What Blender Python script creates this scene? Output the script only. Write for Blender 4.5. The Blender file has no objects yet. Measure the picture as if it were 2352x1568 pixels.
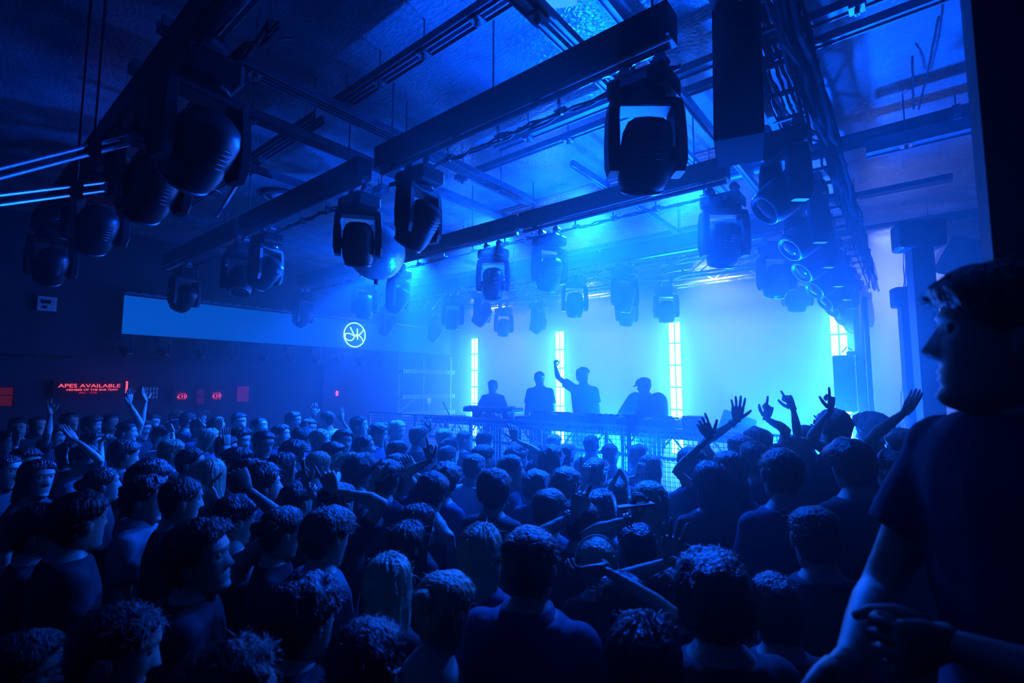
import bpy, bmesh, math, random
import numpy as np
from mathutils import Vector, Matrix, noise
PI = math.pi
scene = bpy.context.scene
COL = scene.collection
random.seed(7)

# ---------------------------------------------------------------- camera numbers
F, CX, CY, HC = 1132.0, 1176.0, 784.0, 2.2
PIT, YAW = math.radians(5.1), math.radians(39.2)
FW = np.array([-math.sin(YAW) * math.cos(PIT), math.cos(YAW) * math.cos(PIT), math.sin(PIT)])
RT = np.array([math.cos(YAW), math.sin(YAW), 0.0])
UP = np.cross(RT, FW)
CAM = np.array([0, 0, HC])
def ray(x, y): return FW + RT * (x - CX) / F + UP * (CY - y) / F
def at_z(x, y, z): d = ray(x, y); return Vector(CAM + d * ((z - HC) / d[2]))
def at_d(x, y, D): return Vector(CAM + ray(x, y) * D)
def at_x(x, y, X): d = ray(x, y); return Vector(CAM + d * (X / d[0]))
def at_y(x, y, Y): d = ray(x, y); return Vector(CAM + d * (Y / d[1]))
def proj(p):
    v = np.array(p) - CAM; D = v @ FW
    return CX + F * (v @ RT) / D, CY - F * (v @ UP) / D, D

# ---------------------------------------------------------------- materials
def mat(name, col, rough=0.6, metal=0.0, var=0.0, scale=8.0, bump=0.0, bscale=40.0, spec=0.5):
    m = bpy.data.materials.new(name); m.use_nodes = True
    nt = m.node_tree; b = nt.nodes['Principled BSDF']
    b.inputs['Base Color'].default_value = (*col, 1)
    b.inputs['Roughness'].default_value = rough
    b.inputs['Metallic'].default_value = metal
    b.inputs['Specular IOR Level'].default_value = spec
    tc = nt.nodes.new('ShaderNodeTexCoord')
    if var:
        n = nt.nodes.new('ShaderNodeTexNoise'); n.inputs['Scale'].default_value = scale; n.inputs['Detail'].default_value = 4
        r = nt.nodes.new('ShaderNodeValToRGB')
        r.color_ramp.elements[0].position = 0.3; r.color_ramp.elements[1].position = 0.7
        r.color_ramp.elements[0].color = (*[max(0, c * (1 - var)) for c in col], 1)
        r.color_ramp.elements[1].color = (*[min(1, c * (1 + var)) for c in col], 1)
        nt.links.new(tc.outputs['Object'], n.inputs['Vector']); nt.links.new(n.outputs['Fac'], r.inputs['Fac'])
        nt.links.new(r.outputs['Color'], b.inputs['Base Color'])
    if bump:
        n2 = nt.nodes.new('ShaderNodeTexNoise'); n2.inputs['Scale'].default_value = bscale; n2.inputs['Detail'].default_value = 5
        bp = nt.nodes.new('ShaderNodeBump'); bp.inputs['Strength'].default_value = bump; bp.inputs['Distance'].default_value = 0.02
        nt.links.new(tc.outputs['Object'], n2.inputs['Vector']); nt.links.new(n2.outputs['Fac'], bp.inputs['Height'])
        nt.links.new(bp.outputs['Normal'], b.inputs['Normal'])
    return m
def emis(name, col, st, sampling='AUTO'):
    m = bpy.data.materials.new(name); m.use_nodes = True
    b = m.node_tree.nodes['Principled BSDF']
    b.inputs['Base Color'].default_value = (0.02, 0.02, 0.02, 1)
    b.inputs['Emission Color'].default_value = (*col, 1)
    b.inputs['Emission Strength'].default_value = st
    m.cycles.emission_sampling = sampling
    return m
def hair_mat(name, col):
    m = bpy.data.materials.new(name); m.use_nodes = True
    nt = m.node_tree; b = nt.nodes['Principled BSDF']
    b.inputs['Base Color'].default_value = (*col, 1); b.inputs['Roughness'].default_value = 0.42
    tc = nt.nodes.new('ShaderNodeTexCoord'); mp = nt.nodes.new('ShaderNodeMapping')
    mp.inputs['Scale'].default_value = (75, 75, 7)
    n = nt.nodes.new('ShaderNodeTexNoise'); n.inputs['Scale'].default_value = 1.0; n.inputs['Detail'].default_value = 3
    bp = nt.nodes.new('ShaderNodeBump'); bp.inputs['Strength'].default_value = 0.9; bp.inputs['Distance'].default_value = 0.016
    nt.links.new(tc.outputs['Object'], mp.inputs['Vector']); nt.links.new(mp.outputs['Vector'], n.inputs['Vector'])
    nt.links.new(n.outputs['Fac'], bp.inputs['Height']); nt.links.new(bp.outputs['Normal'], b.inputs['Normal'])
    return m
M = {}
M['black_metal'] = mat('black_metal', (0.018, 0.02, 0.03), 0.45, 0.3, bump=0.05)
M['black_plastic'] = mat('black_plastic', (0.02, 0.02, 0.028), 0.38, 0.0, bump=0.04, bscale=120)
M['matt_black'] = mat('matt_black', (0.012, 0.012, 0.015), 0.9, spec=0.15)
M['rubber'] = mat('rubber', (0.012, 0.012, 0.016), 0.55)
M['steel'] = mat('steel', (0.42, 0.44, 0.48), 0.32, 0.9, var=0.2, bump=0.05)
M['rail_steel'] = mat('rail_steel', (0.22, 0.25, 0.3), 0.45, 0.6, var=0.3, bump=0.06)
M['label_white'] = mat('label_white', (0.75, 0.78, 0.8), 0.5)
M['mirror'] = mat('mirror', (0.8, 0.82, 0.86), 0.3, 0.5)
M['glass_lens'] = mat('glass_lens', (0.03, 0.035, 0.05), 0.08, 0.0, spec=0.9)
M['ring'] = mat('ring', (0.3, 0.33, 0.38), 0.3, 0.7)
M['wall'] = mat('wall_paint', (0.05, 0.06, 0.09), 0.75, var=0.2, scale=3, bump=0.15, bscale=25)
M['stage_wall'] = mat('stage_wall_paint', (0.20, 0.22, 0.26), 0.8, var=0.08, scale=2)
M['floor'] = mat('floor_vinyl', (0.03, 0.032, 0.04), 0.5, var=0.3, scale=5)
M['skin'] = mat('skin', (0.52, 0.36, 0.28), 0.48, bump=0.04, bscale=200)
M['skin_dark'] = mat('skin_dark', (0.22, 0.13, 0.09), 0.45, bump=0.04, bscale=200)
M['hair_black'] = hair_mat('hair_black', (0.012, 0.011, 0.012))
M['hair_brown'] = hair_mat('hair_brown', (0.05, 0.032, 0.022))
M['hair_blond'] = hair_mat('hair_blond', (0.42, 0.33, 0.2))
M['cloth_black'] = mat('cloth_black', (0.02, 0.02, 0.024), 0.85, bump=0.3, bscale=14)
M['cloth_navy'] = mat('cloth_navy', (0.03, 0.04, 0.09), 0.85, bump=0.3, bscale=14)
M['cloth_grey'] = mat('cloth_grey', (0.16, 0.17, 0.19), 0.85, bump=0.3, bscale=14)
M['cloth_white'] = mat('cloth_white', (0.6, 0.62, 0.64), 0.85, bump=0.3, bscale=14)
M['denim'] = mat('denim', (0.03, 0.045, 0.09), 0.85)
M['tube_on'] = emis('tube_on', (0.016, 0.125, 1.0), 200.0)
M['neon'] = emis('neon', (0.12, 0.5, 1.0), 8.0)
M['screen_on'] = emis('screen_on', (0.0, 0.09, 0.6), 0.65)
M['red_on'] = emis('red_on', (1.0, 0.08, 0.12), 1.3)
M['red_dim'] = emis('red_dim', (0.9, 0.01, 0.08), 0.7)
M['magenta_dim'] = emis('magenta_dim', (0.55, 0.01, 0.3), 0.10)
M['panel_light'] = emis('panel_light', (0.03, 0.28, 1.0), 0.9)

# ---------------------------------------------------------------- mesh helpers
class MB:
    """Collects shapes, then links them as one mesh object."""
    def __init__(s): s.v = []; s.f = []; s.mi = []; s.cur = 0
    def add(s, vs, fs):
        b = len(s.v); s.v.extend([tuple(p) for p in vs])
        for f in fs: s.f.append(tuple(b + i for i in f)); s.mi.append(s.cur)
        return s
    def box(s, c, size, rot=None, bev=0.0):
        hx, hy, hz = [k / 2 for k in size]; c = Vector(c)
        if bev:
            bm = bmesh.new(); bmesh.ops.create_cube(bm, size=1)
            bmesh.ops.scale(bm, vec=size, verts=bm.verts)
            bmesh.ops.bevel(bm, geom=bm.edges[:], offset=bev, segments=2, affect='EDGES', profile=0.5)
            bm.verts.index_update()
            vs = [v.co.copy() for v in bm.verts]; fs = [[v.index for v in f.verts] for f in bm.faces]; bm.free()
        else:
            vs = [Vector((x, y, z)) for x in (-hx, hx) for y in (-hy, hy) for z in (-hz, hz)]
            fs = [(0, 1, 3, 2), (4, 6, 7, 5), (0, 4, 5, 1), (2, 3, 7, 6), (0, 2, 6, 4), (1, 5, 7, 3)]
        if rot is not None: vs = [rot @ v for v in vs]
        return s.add([v + c for v in vs], fs)
    def bar(s, a, b, w, h, upv=(0, 0, 1)):
        """Rectangular bar from a to b."""
        a, b = Vector(a), Vector(b); d = (b - a); L = d.length; d.normalize()
        u = Vector(upv); r = d.cross(u)
        if r.length < 1e-4: u = Vector((1, 0, 0)); r = d.cross(u)
        r.normalize(); u = r.cross(d)
        R = Matrix((r, d, u)).transposed()
        return s.box((a + b) / 2, (w, L, h), R)
    def tube(s, pts, r, n=8, cap=True):
        pts = [Vector(p) for p in pts]; k = len(pts)
        rs = r if isinstance(r, (list, tuple)) else [r] * k
        vs = []; prev = None
        for i, p in enumerate(pts):
            d = (pts[min(i + 1, k - 1)] - pts[max(i - 1, 0)])
            d = d.normalized() if d.length > 1e-9 else Vector((0, 0, 1))
            if prev is None:
                u = Vector((0, 0, 1)) if abs(d.z) < 0.9 else Vector((1, 0, 0))
                a = d.cross(u).normalized()
            else:
                a = (prev - d * prev.dot(d))
                a = a.normalized() if a.length > 1e-6 else d.orthogonal().normalized()
            prev = a; b = d.cross(a)
            for j in range(n):
                t = 2 * PI * j / n
                vs.append(p + (a * math.cos(t) + b * math.sin(t)) * rs[i])
        fs = [(i * n + j, i * n + (j + 1) % n, (i + 1) * n + (j + 1) % n, (i + 1) * n + j) for i in range(k - 1) for j in range(n)]
        if cap: fs += [tuple(range(n))[::-1], tuple((k - 1) * n + j for j in range(n))]
        return s.add(vs, fs)
    def rings(s, rings, cap=True):
        """Loft through equal-length rings of points."""
        n = len(rings[0]); k = len(rings); vs = [p for r in rings for p in r]
        fs = [(i * n + j, i * n + (j + 1) % n, (i + 1) * n + (j + 1) % n, (i + 1) * n + j) for i in range(k - 1) for j in range(n)]
        if cap: fs += [tuple(range(n))[::-1], tuple((k - 1) * n + j for j in range(n))]
        return s.add(vs, fs)
    def lathe(s, prof, n=20, origin=(0, 0, 0), rot=None):
        o = Vector(origin); rg = []
        for r, z in prof:
            ring = [Vector((r * math.cos(2 * PI * j / n), r * math.sin(2 * PI * j / n), z)) for j in range(n)]
            rg.append([(rot @ p if rot is not None else p) + o for p in ring])
        return s.rings(rg)
    def ball(s, c, r, n=12, m=8, sc=(1, 1, 1), rot=None):
        c = Vector(c); rg = []
        for i in range(m + 1):
            ph = -PI / 2 + PI * i / m
            ring = [Vector((max(math.cos(ph), 0.02) * math.cos(2 * PI * j / n) * r * sc[0], max(math.cos(ph), 0.02) * math.sin(2 * PI * j / n) * r * sc[1], math.sin(ph) * r * sc[2])) for j in range(n)]
            rg.append([(rot @ p if rot is not None else p) + c for p in ring])
        return s.rings(rg)
    def mesh(s, name, mats, smooth=False):
        me = bpy.data.meshes.new(name); me.from_pydata(s.v, [], s.f)
        mats = mats if isinstance(mats, (list, tuple)) else [mats]
        for m in mats: me.materials.append(M[m] if isinstance(m, str) else m)
        if len(mats) > 1: me.polygons.foreach_set('material_index', s.mi)
        bm = bmesh.new(); bm.from_mesh(me); bmesh.ops.recalc_face_normals(bm, faces=bm.faces); bm.to_mesh(me); bm.free()
        if smooth: me.polygons.foreach_set('use_smooth', [True] * len(me.polygons))
        me.update(); return me
    def build(s, name, mats, parent=None, smooth=False, loc=None):
        o = bpy.data.objects.new(name, s.mesh(name, mats, smooth)); COL.objects.link(o)
        if loc is not None: o.location = loc
        if parent is not None: o.parent = parent
        return o
def tag(o, label=None, cat=None, group=None, kind=None):
    if label: o['label'] = label
    if cat: o['category'] = cat
    if group: o['group'] = group
    o['kind'] = kind or ('thing' if cat else o.get('kind', 'thing'))
    return o
def empty(name, loc, label, cat, group=None, rz=0.0):
    o = bpy.data.objects.new(name, None); COL.objects.link(o); o.location = loc; o.rotation_euler = (0, 0, rz)
    o.empty_display_size = 0.1
    return tag(o, label, cat, group)
def copy_tree(o, parent=None):
    c = o.copy(); COL.objects.link(c)
    if parent is not None: c.parent = parent
    for ch in list(o.children): copy_tree(ch, c)
    return c
def struct(o, label=None): return tag(o, label, None, None, 'structure')

# ---------------------------------------------------------------- the room
XL, XR, YB, YF, ZC = -11.35, 1.75, -1.6, 11.25, 5.0
struct(MB().box(((XL + XR) / 2, (YB + YF) / 2, -0.05), (XR - XL + 0.4, YF - YB + 0.4, 0.1)).build('floor', 'floor'))
def ceiling_material():
    m = bpy.data.materials.new('ceiling_paint'); m.use_nodes = True
    nt = m.node_tree; b = nt.nodes['Principled BSDF']; L = nt.links
    tc = nt.nodes.new('ShaderNodeTexCoord')
    n = nt.nodes.new('ShaderNodeTexNoise'); n.inputs['Scale'].default_value = 0.9; n.inputs['Detail'].default_value = 7; n.inputs['Roughness'].default_value = 0.65
    r = nt.nodes.new('ShaderNodeValToRGB'); r.color_ramp.elements[0].position = 0.38; r.color_ramp.elements[1].position = 0.66
    r.color_ramp.elements[0].color = (0.14, 0.16, 0.2, 1); r.color_ramp.elements[1].color = (0.34, 0.38, 0.44, 1)
    L.new(tc.outputs['Object'], n.inputs['Vector']); L.new(n.outputs['Fac'], r.inputs['Fac']); L.new(r.outputs['Color'], b.inputs['Base Color'])
    n2 = nt.nodes.new('ShaderNodeTexNoise'); n2.inputs['Scale'].default_value = 2.2; n2.inputs['Detail'].default_value = 8; n2.inputs['Roughness'].default_value = 0.7
    r2 = nt.nodes.new('ShaderNodeMapRange'); r2.inputs['From Min'].default_value = 0.4; r2.inputs['From Max'].default_value = 0.62
    r2.inputs['To Min'].default_value = 0.34; r2.inputs['To Max'].default_value = 0.17
    L.new(tc.outputs['Object'], n2.inputs['Vector']); L.new(n2.outputs['Fac'], r2.inputs['Value']); L.new(r2.outputs['Result'], b.inputs['Roughness'])
    mp = nt.nodes.new('ShaderNodeMapping'); mp.inputs['Scale'].default_value = (1.0, 1.6, 1)
    v = nt.nodes.new('ShaderNodeTexNoise'); v.inputs['Scale'].default_value = 22; v.inputs['Detail'].default_value = 3
    bp = nt.nodes.new('ShaderNodeBump'); bp.inputs['Strength'].default_value = 0.5; bp.inputs['Distance'].default_value = 0.012
    L.new(tc.outputs['Object'], mp.inputs['Vector']); L.new(mp.outputs['Vector'], v.inputs['Vector']); L.new(v.outputs['Fac'], bp.inputs['Height']); L.new(bp.outputs['Normal'], b.inputs['Normal'])
    b.inputs['Specular IOR Level'].default_value = 1.0
    return m
M['ceiling'] = ceiling_material()
struct(MB().box(((XL + XR) / 2, (YB + YF) / 2, ZC + 0.05), (XR - XL + 0.4, YF - YB + 0.4, 0.1)).build('ceiling', 'ceiling'))
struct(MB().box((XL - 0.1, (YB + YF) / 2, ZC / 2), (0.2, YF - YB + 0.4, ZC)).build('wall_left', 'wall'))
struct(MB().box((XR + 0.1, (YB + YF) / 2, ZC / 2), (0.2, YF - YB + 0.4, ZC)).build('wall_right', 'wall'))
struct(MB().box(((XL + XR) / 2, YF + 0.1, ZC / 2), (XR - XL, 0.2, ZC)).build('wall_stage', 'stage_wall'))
struct(MB().box(((XL + XR) / 2, YB - 0.1, ZC / 2), (XR - XL, 0.2, ZC)).build('wall_back', 'wall'))

# haze from the smoke machines: fills the whole room, so it encloses the room's shell
HAZE_D = 0.085
hz = bpy.data.materials.new('haze'); hz.use_nodes = True
nt = hz.node_tree; nt.nodes.clear()
out = nt.nodes.new('ShaderNodeOutputMaterial'); vs_ = nt.nodes.new('ShaderNodeVolumeScatter')
vs_.inputs['Color'].default_value = (0.9, 0.97, 1, 1); vs_.inputs['Density'].default_value = HAZE_D; vs_.inputs['Anisotropy'].default_value = 0.75
tc_ = nt.nodes.new('ShaderNodeTexCoord'); sx_ = nt.nodes.new('ShaderNodeSeparateXYZ'); nt.links.new(tc_.outputs['Object'], sx_.inputs[0])
fs_ = []
for f0, f1, t1 in ((0.3, 4.2, 0.085), (5.5, 10.3, 0.11)):      # thin by the bar, thick over the stage
    mr_ = nt.nodes.new('ShaderNodeMapRange'); mr_.interpolation_type = 'SMOOTHSTEP'; nt.links.new(sx_.outputs['Y'], mr_.inputs['Value'])
    for n_, v_ in (('From Min', f0), ('From Max', f1), ('To Min', 0.008), ('To Max', t1)): mr_.inputs[n_].default_value = v_
    fs_.append(mr_)
sm_ = nt.nodes.new('ShaderNodeMath'); sm_.operation = 'ADD'; nt.links.new(fs_[0].outputs['Result'], sm_.inputs[0]); nt.links.new(fs_[1].outputs['Result'], sm_.inputs[1])
nt.links.new(sm_.outputs[0], vs_.inputs['Density']); nt.links.new(vs_.outputs['Volume'], out.inputs['Volume'])
h = MB().box(((XL + XR) / 2, (YB + YF) / 2, ZC / 2), (XR - XL + 1.2, YF - YB + 1.2, ZC + 1.2)).build('haze', hz)
tag(h, 'thin blue lit stage haze hanging in the whole room', 'haze', None, 'stuff')
# ---------------------------------------------------------------- stage light columns
def light_column(x, label):
    y = 10.95
    root = empty('stage_light', (x, y, 0.632), label, 'stage light', 'lit columns along the stage wall')
    fr = MB()
    for sx in (-0.14, 0.0, 0.14): fr.box((sx, 0.06, 1.53), (0.02, 0.05, 2.96))
    for k in range(7): fr.box((0, 0.06, 0.04 + k * 0.496), (0.30, 0.05, 0.025))
    fr.box((0, 0.02, 0.01), (0.4, 0.3, 0.04))
    fr.build('frame', 'black_metal', root)
    mb = MB(); mb.box((0, 0.004, 0), (0.115, 0.052, 0.462), bev=0.006); mb.cur = 1; mb.add([(-.054, -.0235, -.227), (.054, -.0235, -.227), (.054, -.0235, .227), (-.054, -.0235, .227)], [(0, 1, 2, 3)])
    me = mb.mesh('tube_panel', ['black_metal', 'tube_on'])
    for k in range(6):
        for sx in (-0.07, 0.07):
            o = bpy.data.objects.new('tube_panel', me); COL.objects.link(o); o.parent = root; o.location = (sx, 0, 0.288 + k * 0.496)
    return root
for x, lb in ((-1.056, 'lit white light column nearest the hanging row of lights and black pole'),
              (-4.164, 'lit light column rising behind the DJ in the cap'),
              (-7.27, 'lit light column behind the DJ with a raised arm'),
              (-10.383, 'lit light column nearest the stage corner, beside the keyboard player')):
    light_column(x, lb)

# ---------------------------------------------------------------- ceiling hardware
def x_at(px, y, z):
    k = (px - CX) / F; dz = z - HC
    return (k * (y * FW[1] + dz * FW[2]) - y * RT[1]) / (RT[0] - k * FW[0])
# moving head light: built once, each light copies its parts
def mover_meshes():
    b = MB(); b.box((0, 0, -0.075), (0.36, 0.27, 0.13), bev=0.03)
    b.box((0.12, 0.137, -0.075), (0.06, 0.012, 0.05)); b.box((-0.1, 0.137, -0.075), (0.1, 0.01, 0.06))
    b.lathe([(0.12, -0.165), (0.12, -0.13)], 20)
    base = b.mesh('base', 'black_plastic')
    c = MB(); c.box((0, 0, 0.01), (0.05, 0.09, 0.05)); c.tube([(0, -0.03, 0.055), (0, 0.03, 0.055)], 0.042, 12)
    clamp = c.mesh('clamp', 'steel')
    y = MB()
    y.box((0, 0, -0.18), (0.37, 0.15, 0.055), bev=0.015)
    for s in (-1, 1):
        rg = []
        for z, hw, dx, th in ((-0.165, 0.075, 0.175, 0.03), (-0.24, 0.082, 0.185, 0.032), (-0.40, 0.085, 0.19, 0.034), (-0.52, 0.08, 0.19, 0.034), (-0.585, 0.055, 0.185, 0.028)):
            rg.append([Vector((s * (dx + th * a), hw * bb, z)) for a, bb in ((-1, -0.8), (-0.7, -1), (0.7, -1), (1, -0.8), (1, 0.8), (0.7, 1), (-0.7, 1), (-1, 0.8))])
        y.rings(rg)
    yoke = y.mesh('yoke', 'black_plastic')
    hd = MB(); hd.lathe([(0.02, 0.205), (0.075, 0.2), (0.115, 0.175), (0.138, 0.12), (0.147, 0.03), (0.15, -0.05), (0.148, -0.1), (0.141, -0.145), (0.127, -0.182), (0.114, -0.198), (0.108, -0.18)], 24)
    for s in (-1, 1): hd.tube([(s * 0.13, 0, 0), (s * 0.175, 0, 0)], 0.05, 12)
    for k in range(5): hd.box((0, 0.139, 0.0 + k * 0.028), (0.12, 0.012, 0.01)); hd.box((0, -0.139, 0.0 + k * 0.028), (0.12, 0.012, 0.01))
    head = hd.mesh('head', 'black_plastic', smooth=True)
    l = MB(); l.lathe([(0.108, -0.176), (0.095, -0.19), (0.06, -0.2), (0.01, -0.205)], 24); lens = l.mesh('lens', 'glass_lens', smooth=True)
    r = MB(); r.lathe([(0.104, -0.192), (0.110, -0.206), (0.122, -0.206), (0.128, -0.194), (0.126, -0.186), (0.106, -0.184)], 28); ring = r.mesh('lens_ring', 'ring', smooth=True)
    w = MB(); w.box((0, -0.137, -0.072), (0.16, 0.006, 0.05)); sticker = w.mesh('sticker', 'label_white')
    return base, clamp, yoke, head, lens, ring, sticker
MV = mover_meshes()
PART = {}
def link(name, me, parent, loc=None, mtx=None):
    o = bpy.data.objects.new(name, me); COL.objects.link(o); o.parent = parent
    if loc is not None: o.location = loc
    if mtx is not None: o.matrix_local = mtx
    return o
def mover(loc, pan, tilt, label, group, brz=0.0, s=1.0, sticker=False):
    root = empty('moving_head_light', loc, label, 'stage light', group, brz); root.scale = (s, s, s)
    link('base', MV[0], root)
    for sx in (-0.11, 0.11): link('clamp', MV[1], root, (sx, 0, 0))
    Rp = Matrix.Rotation(math.radians(pan), 4, 'Z')
    link('yoke', MV[2], root, mtx=Rp)
    hd = link('head', MV[3], root, mtx=Matrix.Translation((0, 0, -0.47)) @ Rp @ Matrix.Rotation(math.radians(tilt), 4, 'X'))
    link('lens', MV[4], hd); link('lens_ring', MV[5], hd)
    if sticker: link('sticker', MV[6], root)
    return root
ZB = 4.15
# box beams the lights hang from, and the thin pipe with its cable under each
def ceiling_bar(y, pa, pb, label, seed, rods=()):
    rnd = random.Random(seed)
    xa, xb = sorted((x_at(pa, y, ZB + 0.1), x_at(pb, y, ZB + 0.1)))
    root = empty('lighting_bar', ((xa + xb) / 2, y, ZB), label, 'lighting bar', 'box beams under the ceiling')
    L = xb - xa
    b = MB(); b.box((0, 0, 0.13), (L, 0.16, 0.2), bev=0.006); b.build('box_beam', 'black_metal', root)
    p = MB(); p.tube([(-L / 2 + 0.02, 0, -0.0), (L / 2 - 0.02, 0, -0.0)], 0.024, 10)
    for k in range(max(2, int(L / 0.8))): p.box((-L / 2 + 0.2 + k * 0.8, 0, 0.02), (0.04, 0.05, 0.04))
    p.build('pipe', 'steel', root, smooth=False)
    c = MB()
    for j in range(3):
        pts = []; n = max(6, int(L / 0.12)); yy = rnd.uniform(0.09, 0.11)
        for i in range(n + 1): pts.append((-L / 2 + L * i / n, yy + rnd.uniform(-0.02, 0.02), -0.04 - 0.035 * abs(math.sin(i * 0.9 + j)) - rnd.uniform(0, 0.025)))
        c.tube(pts, 0.010, 6)
    c.build('cable', 'rubber', root)
    n = max(2, int(L / 0.5))
    if 'cl' not in PART: PART['cl'] = MB().box((0, 0, 0), (0.09, 0.04, 0.012)).box((0.02, -0.01, -0.02), (0.02, 0.02, 0.05)).box((0, -0.02, 0.06), (0.02, 0.012, 0.13)).mesh('cable_clip', 'steel')
    for i in range(n): link('cable_clip', PART['cl'], root, (-L / 2 + L * (i + 0.5) / n, 0.085, -0.05))
    for px in rods:
        x = x_at(px, y, ZB + 0.1) - (xa + xb) / 2
        MB().tube([(x, 0, 0.22), (x, 0, ZC - ZB)], 0.008, 6).build('rod', 'rail_steel', root)
    return root
ceiling_bar(2.65, 875, 1545, 'long black box beam nearest the camera, carrying the largest light', 1, (1133, 900, 1500))
ceiling_bar(2.65, 562, 838, 'black box beam in front of the mirror ball, in line with the nearest long beam', 2, (570, 800))
ceiling_bar(2.65, 385, 552, 'dim black box beam ending over the middle of the video screen', 3, (400, 520))
ceiling_bar(4.85, 1200, 1672, 'long second box beam crossing below the bright ceiling glare', 4, (1424, 1596))
ceiling_bar(4.85, 925, 1192, 'second row box beam running from beside the mirror ball', 5, (968, 1085))
ceiling_bar(4.85, 690, 890, 'second row box beam hidden partly behind the mirror ball', 6, (720, 860))
ceiling_bar(7.0, 1385, 1800, 'hazy third row box beam above the DJ in the cap', 7, (1560,))
ceiling_bar(7.0, 1068, 1376, 'hazy third row box beam above the DJ with a raised arm', 8, (1180,))
ceiling_bar(7.0, 880, 1060, 'hazy third row box beam above the neon sign end of the screen', 9, (960,))
G1, G2, G3, G4 = 'moving lights on the nearest row', 'moving lights on the second row', 'moving lights on the third row', 'moving lights on the hazy far truss'
def hang(y, px, pan, tilt, label, group, s=1.0, st=False, z=ZB - 0.128):
    return mover((x_at(px, y, z - 0.3), y, z), pan, tilt, label, group, 0, s, st)
A0 = 39
hang(2.65, 1480, A0, 32, 'largest black moving-head light, hanging above the middle of the stage', G1, 1.02, True)
hang(2.65, 963, A0 + 62, 38, 'black moving-head light tilted sideways just above the mirror ball', G1, 1.0)
hang(2.65, 824, A0 + 14, 22, 'black moving-head light overlapping the edge of the mirror ball', G1, 1.0, True)
hang(2.65, 612, A0 + 78, 48, 'black moving-head light turned side-on under the beam before the mirror ball', G1)
hang(2.65, 553, A0 + 25, -28, 'black moving-head light beside the side-on one, nearer the video screen', G1)
hang(2.65, 425, A0 + 70, 42, 'dim moving-head light in front of the video screen top edge', G1)
hang(4.85, 1662, A0, 26, 'big hazy moving-head light by the hanging row of ringed lights', G2, 1.02, True)
hang(4.85, 1262, A0 + 28, 26, 'moving-head light tilted toward the stage under the second beam joint', G2, 1.0, True)
hang(4.85, 1133, A0 - 3, 24, 'moving-head light facing the stage with its bright yoke gap, second row', G2, 1.0, True)
hang(4.85, 915, A0 + 68, 42, 'moving-head light hanging just behind the lower edge of the mirror ball', G2)
hang(4.85, 838, A0 + 24, 18, 'moving-head light straight under the mirror ball', G2)
hang(4.85, 698, A0 + 70, 44, 'dim moving-head light above the screen, before the neon sign', G2)
hang(7.0, 1782, A0, 24, 'pale hazy moving-head light behind the row of ringed lights', G3, 1.02)
hang(7.0, 1435, A0 + 26, 22, 'hazy moving-head light above the DJ in the cap', G3)
hang(7.0, 1320, A0 - 3, 22, 'hazy moving-head light with a bright yoke gap above the raised arm', G3, 1.0, True)
hang(7.0, 1108, A0 + 66, 40, 'hazy moving-head light turned side-on above the keyboard player', G3)
hang(7.0, 1040, A0 + 20, 14, 'hazy moving-head light above the far stage corner', G3, 1.0, True)
hang(7.0, 890, A0 + 68, 42, 'hazy moving-head light over the end of the screen past the neon sign', G3)
hang(8.75, 1830, A0, 10, 'faint moving-head light in thick haze nearest the ringed lights', G4)
hang(8.75, 1530, A0, 5, 'faint moving-head light in haze above the tallest free light column', G4)
hang(8.75, 1440, A0 + 20, 14, 'faint moving-head light in haze behind the third row pair', G4)
hang(8.75, 1237, A0 + 60, 38, 'faint moving-head light in haze above the standing DJ', G4)
hang(8.75, 1157, A0 + 20, 14, 'faint moving-head light in haze above the keyboard', G4)
hang(8.75, 1000, A0 + 66, 40, 'faint moving-head light in haze at the stage corner', G4)

# lattice truss over the stage
def lattice(y, z, xa, xb, label, w=0.3, hgt=0.3, step=0.4, mt='steel'):
    root = empty('lattice_truss', ((xa + xb) / 2, y, z), label, 'truss', 'lattice trusses over the stage')
    L = xb - xa; c = MB()
    for sy in (-w / 2, w / 2):
        for sz in (0, hgt): c.tube([(-L / 2, sy, sz), (L / 2, sy, sz)], 0.024, 8)
    c.build('chord', mt, root)
    d = MB(); n = int(L / step)
    for i in range(n):
        x0 = -L / 2 + i * step; x1 = x0 + step; f = i % 2
        for sy in (-w / 2, w / 2): d.tube([(x0, sy, 0 if f else hgt), (x1, sy, hgt if f else 0)], 0.012, 6, cap=False)
        for sz in (0, hgt): d.tube([(x0, -w / 2 if f else w / 2, sz), (x1, w / 2 if f else -w / 2, sz)], 0.012, 6, cap=False)
    d.build('brace', mt, root)
    for x in (-L / 2 + 0.5, 0, L / 2 - 0.5): MB().tube([(x, 0, hgt), (x, 0, ZC - z)], 0.008, 6).build('rod', 'rail_steel', root)
    return root
lattice(8.75, 4.16, -10.6, -0.95, 'silver lattice truss along the front of the bright stage haze')
lattice(10.2, 4.3, -10.6, -0.95, 'farther silver lattice truss close to the stage wall')

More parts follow.
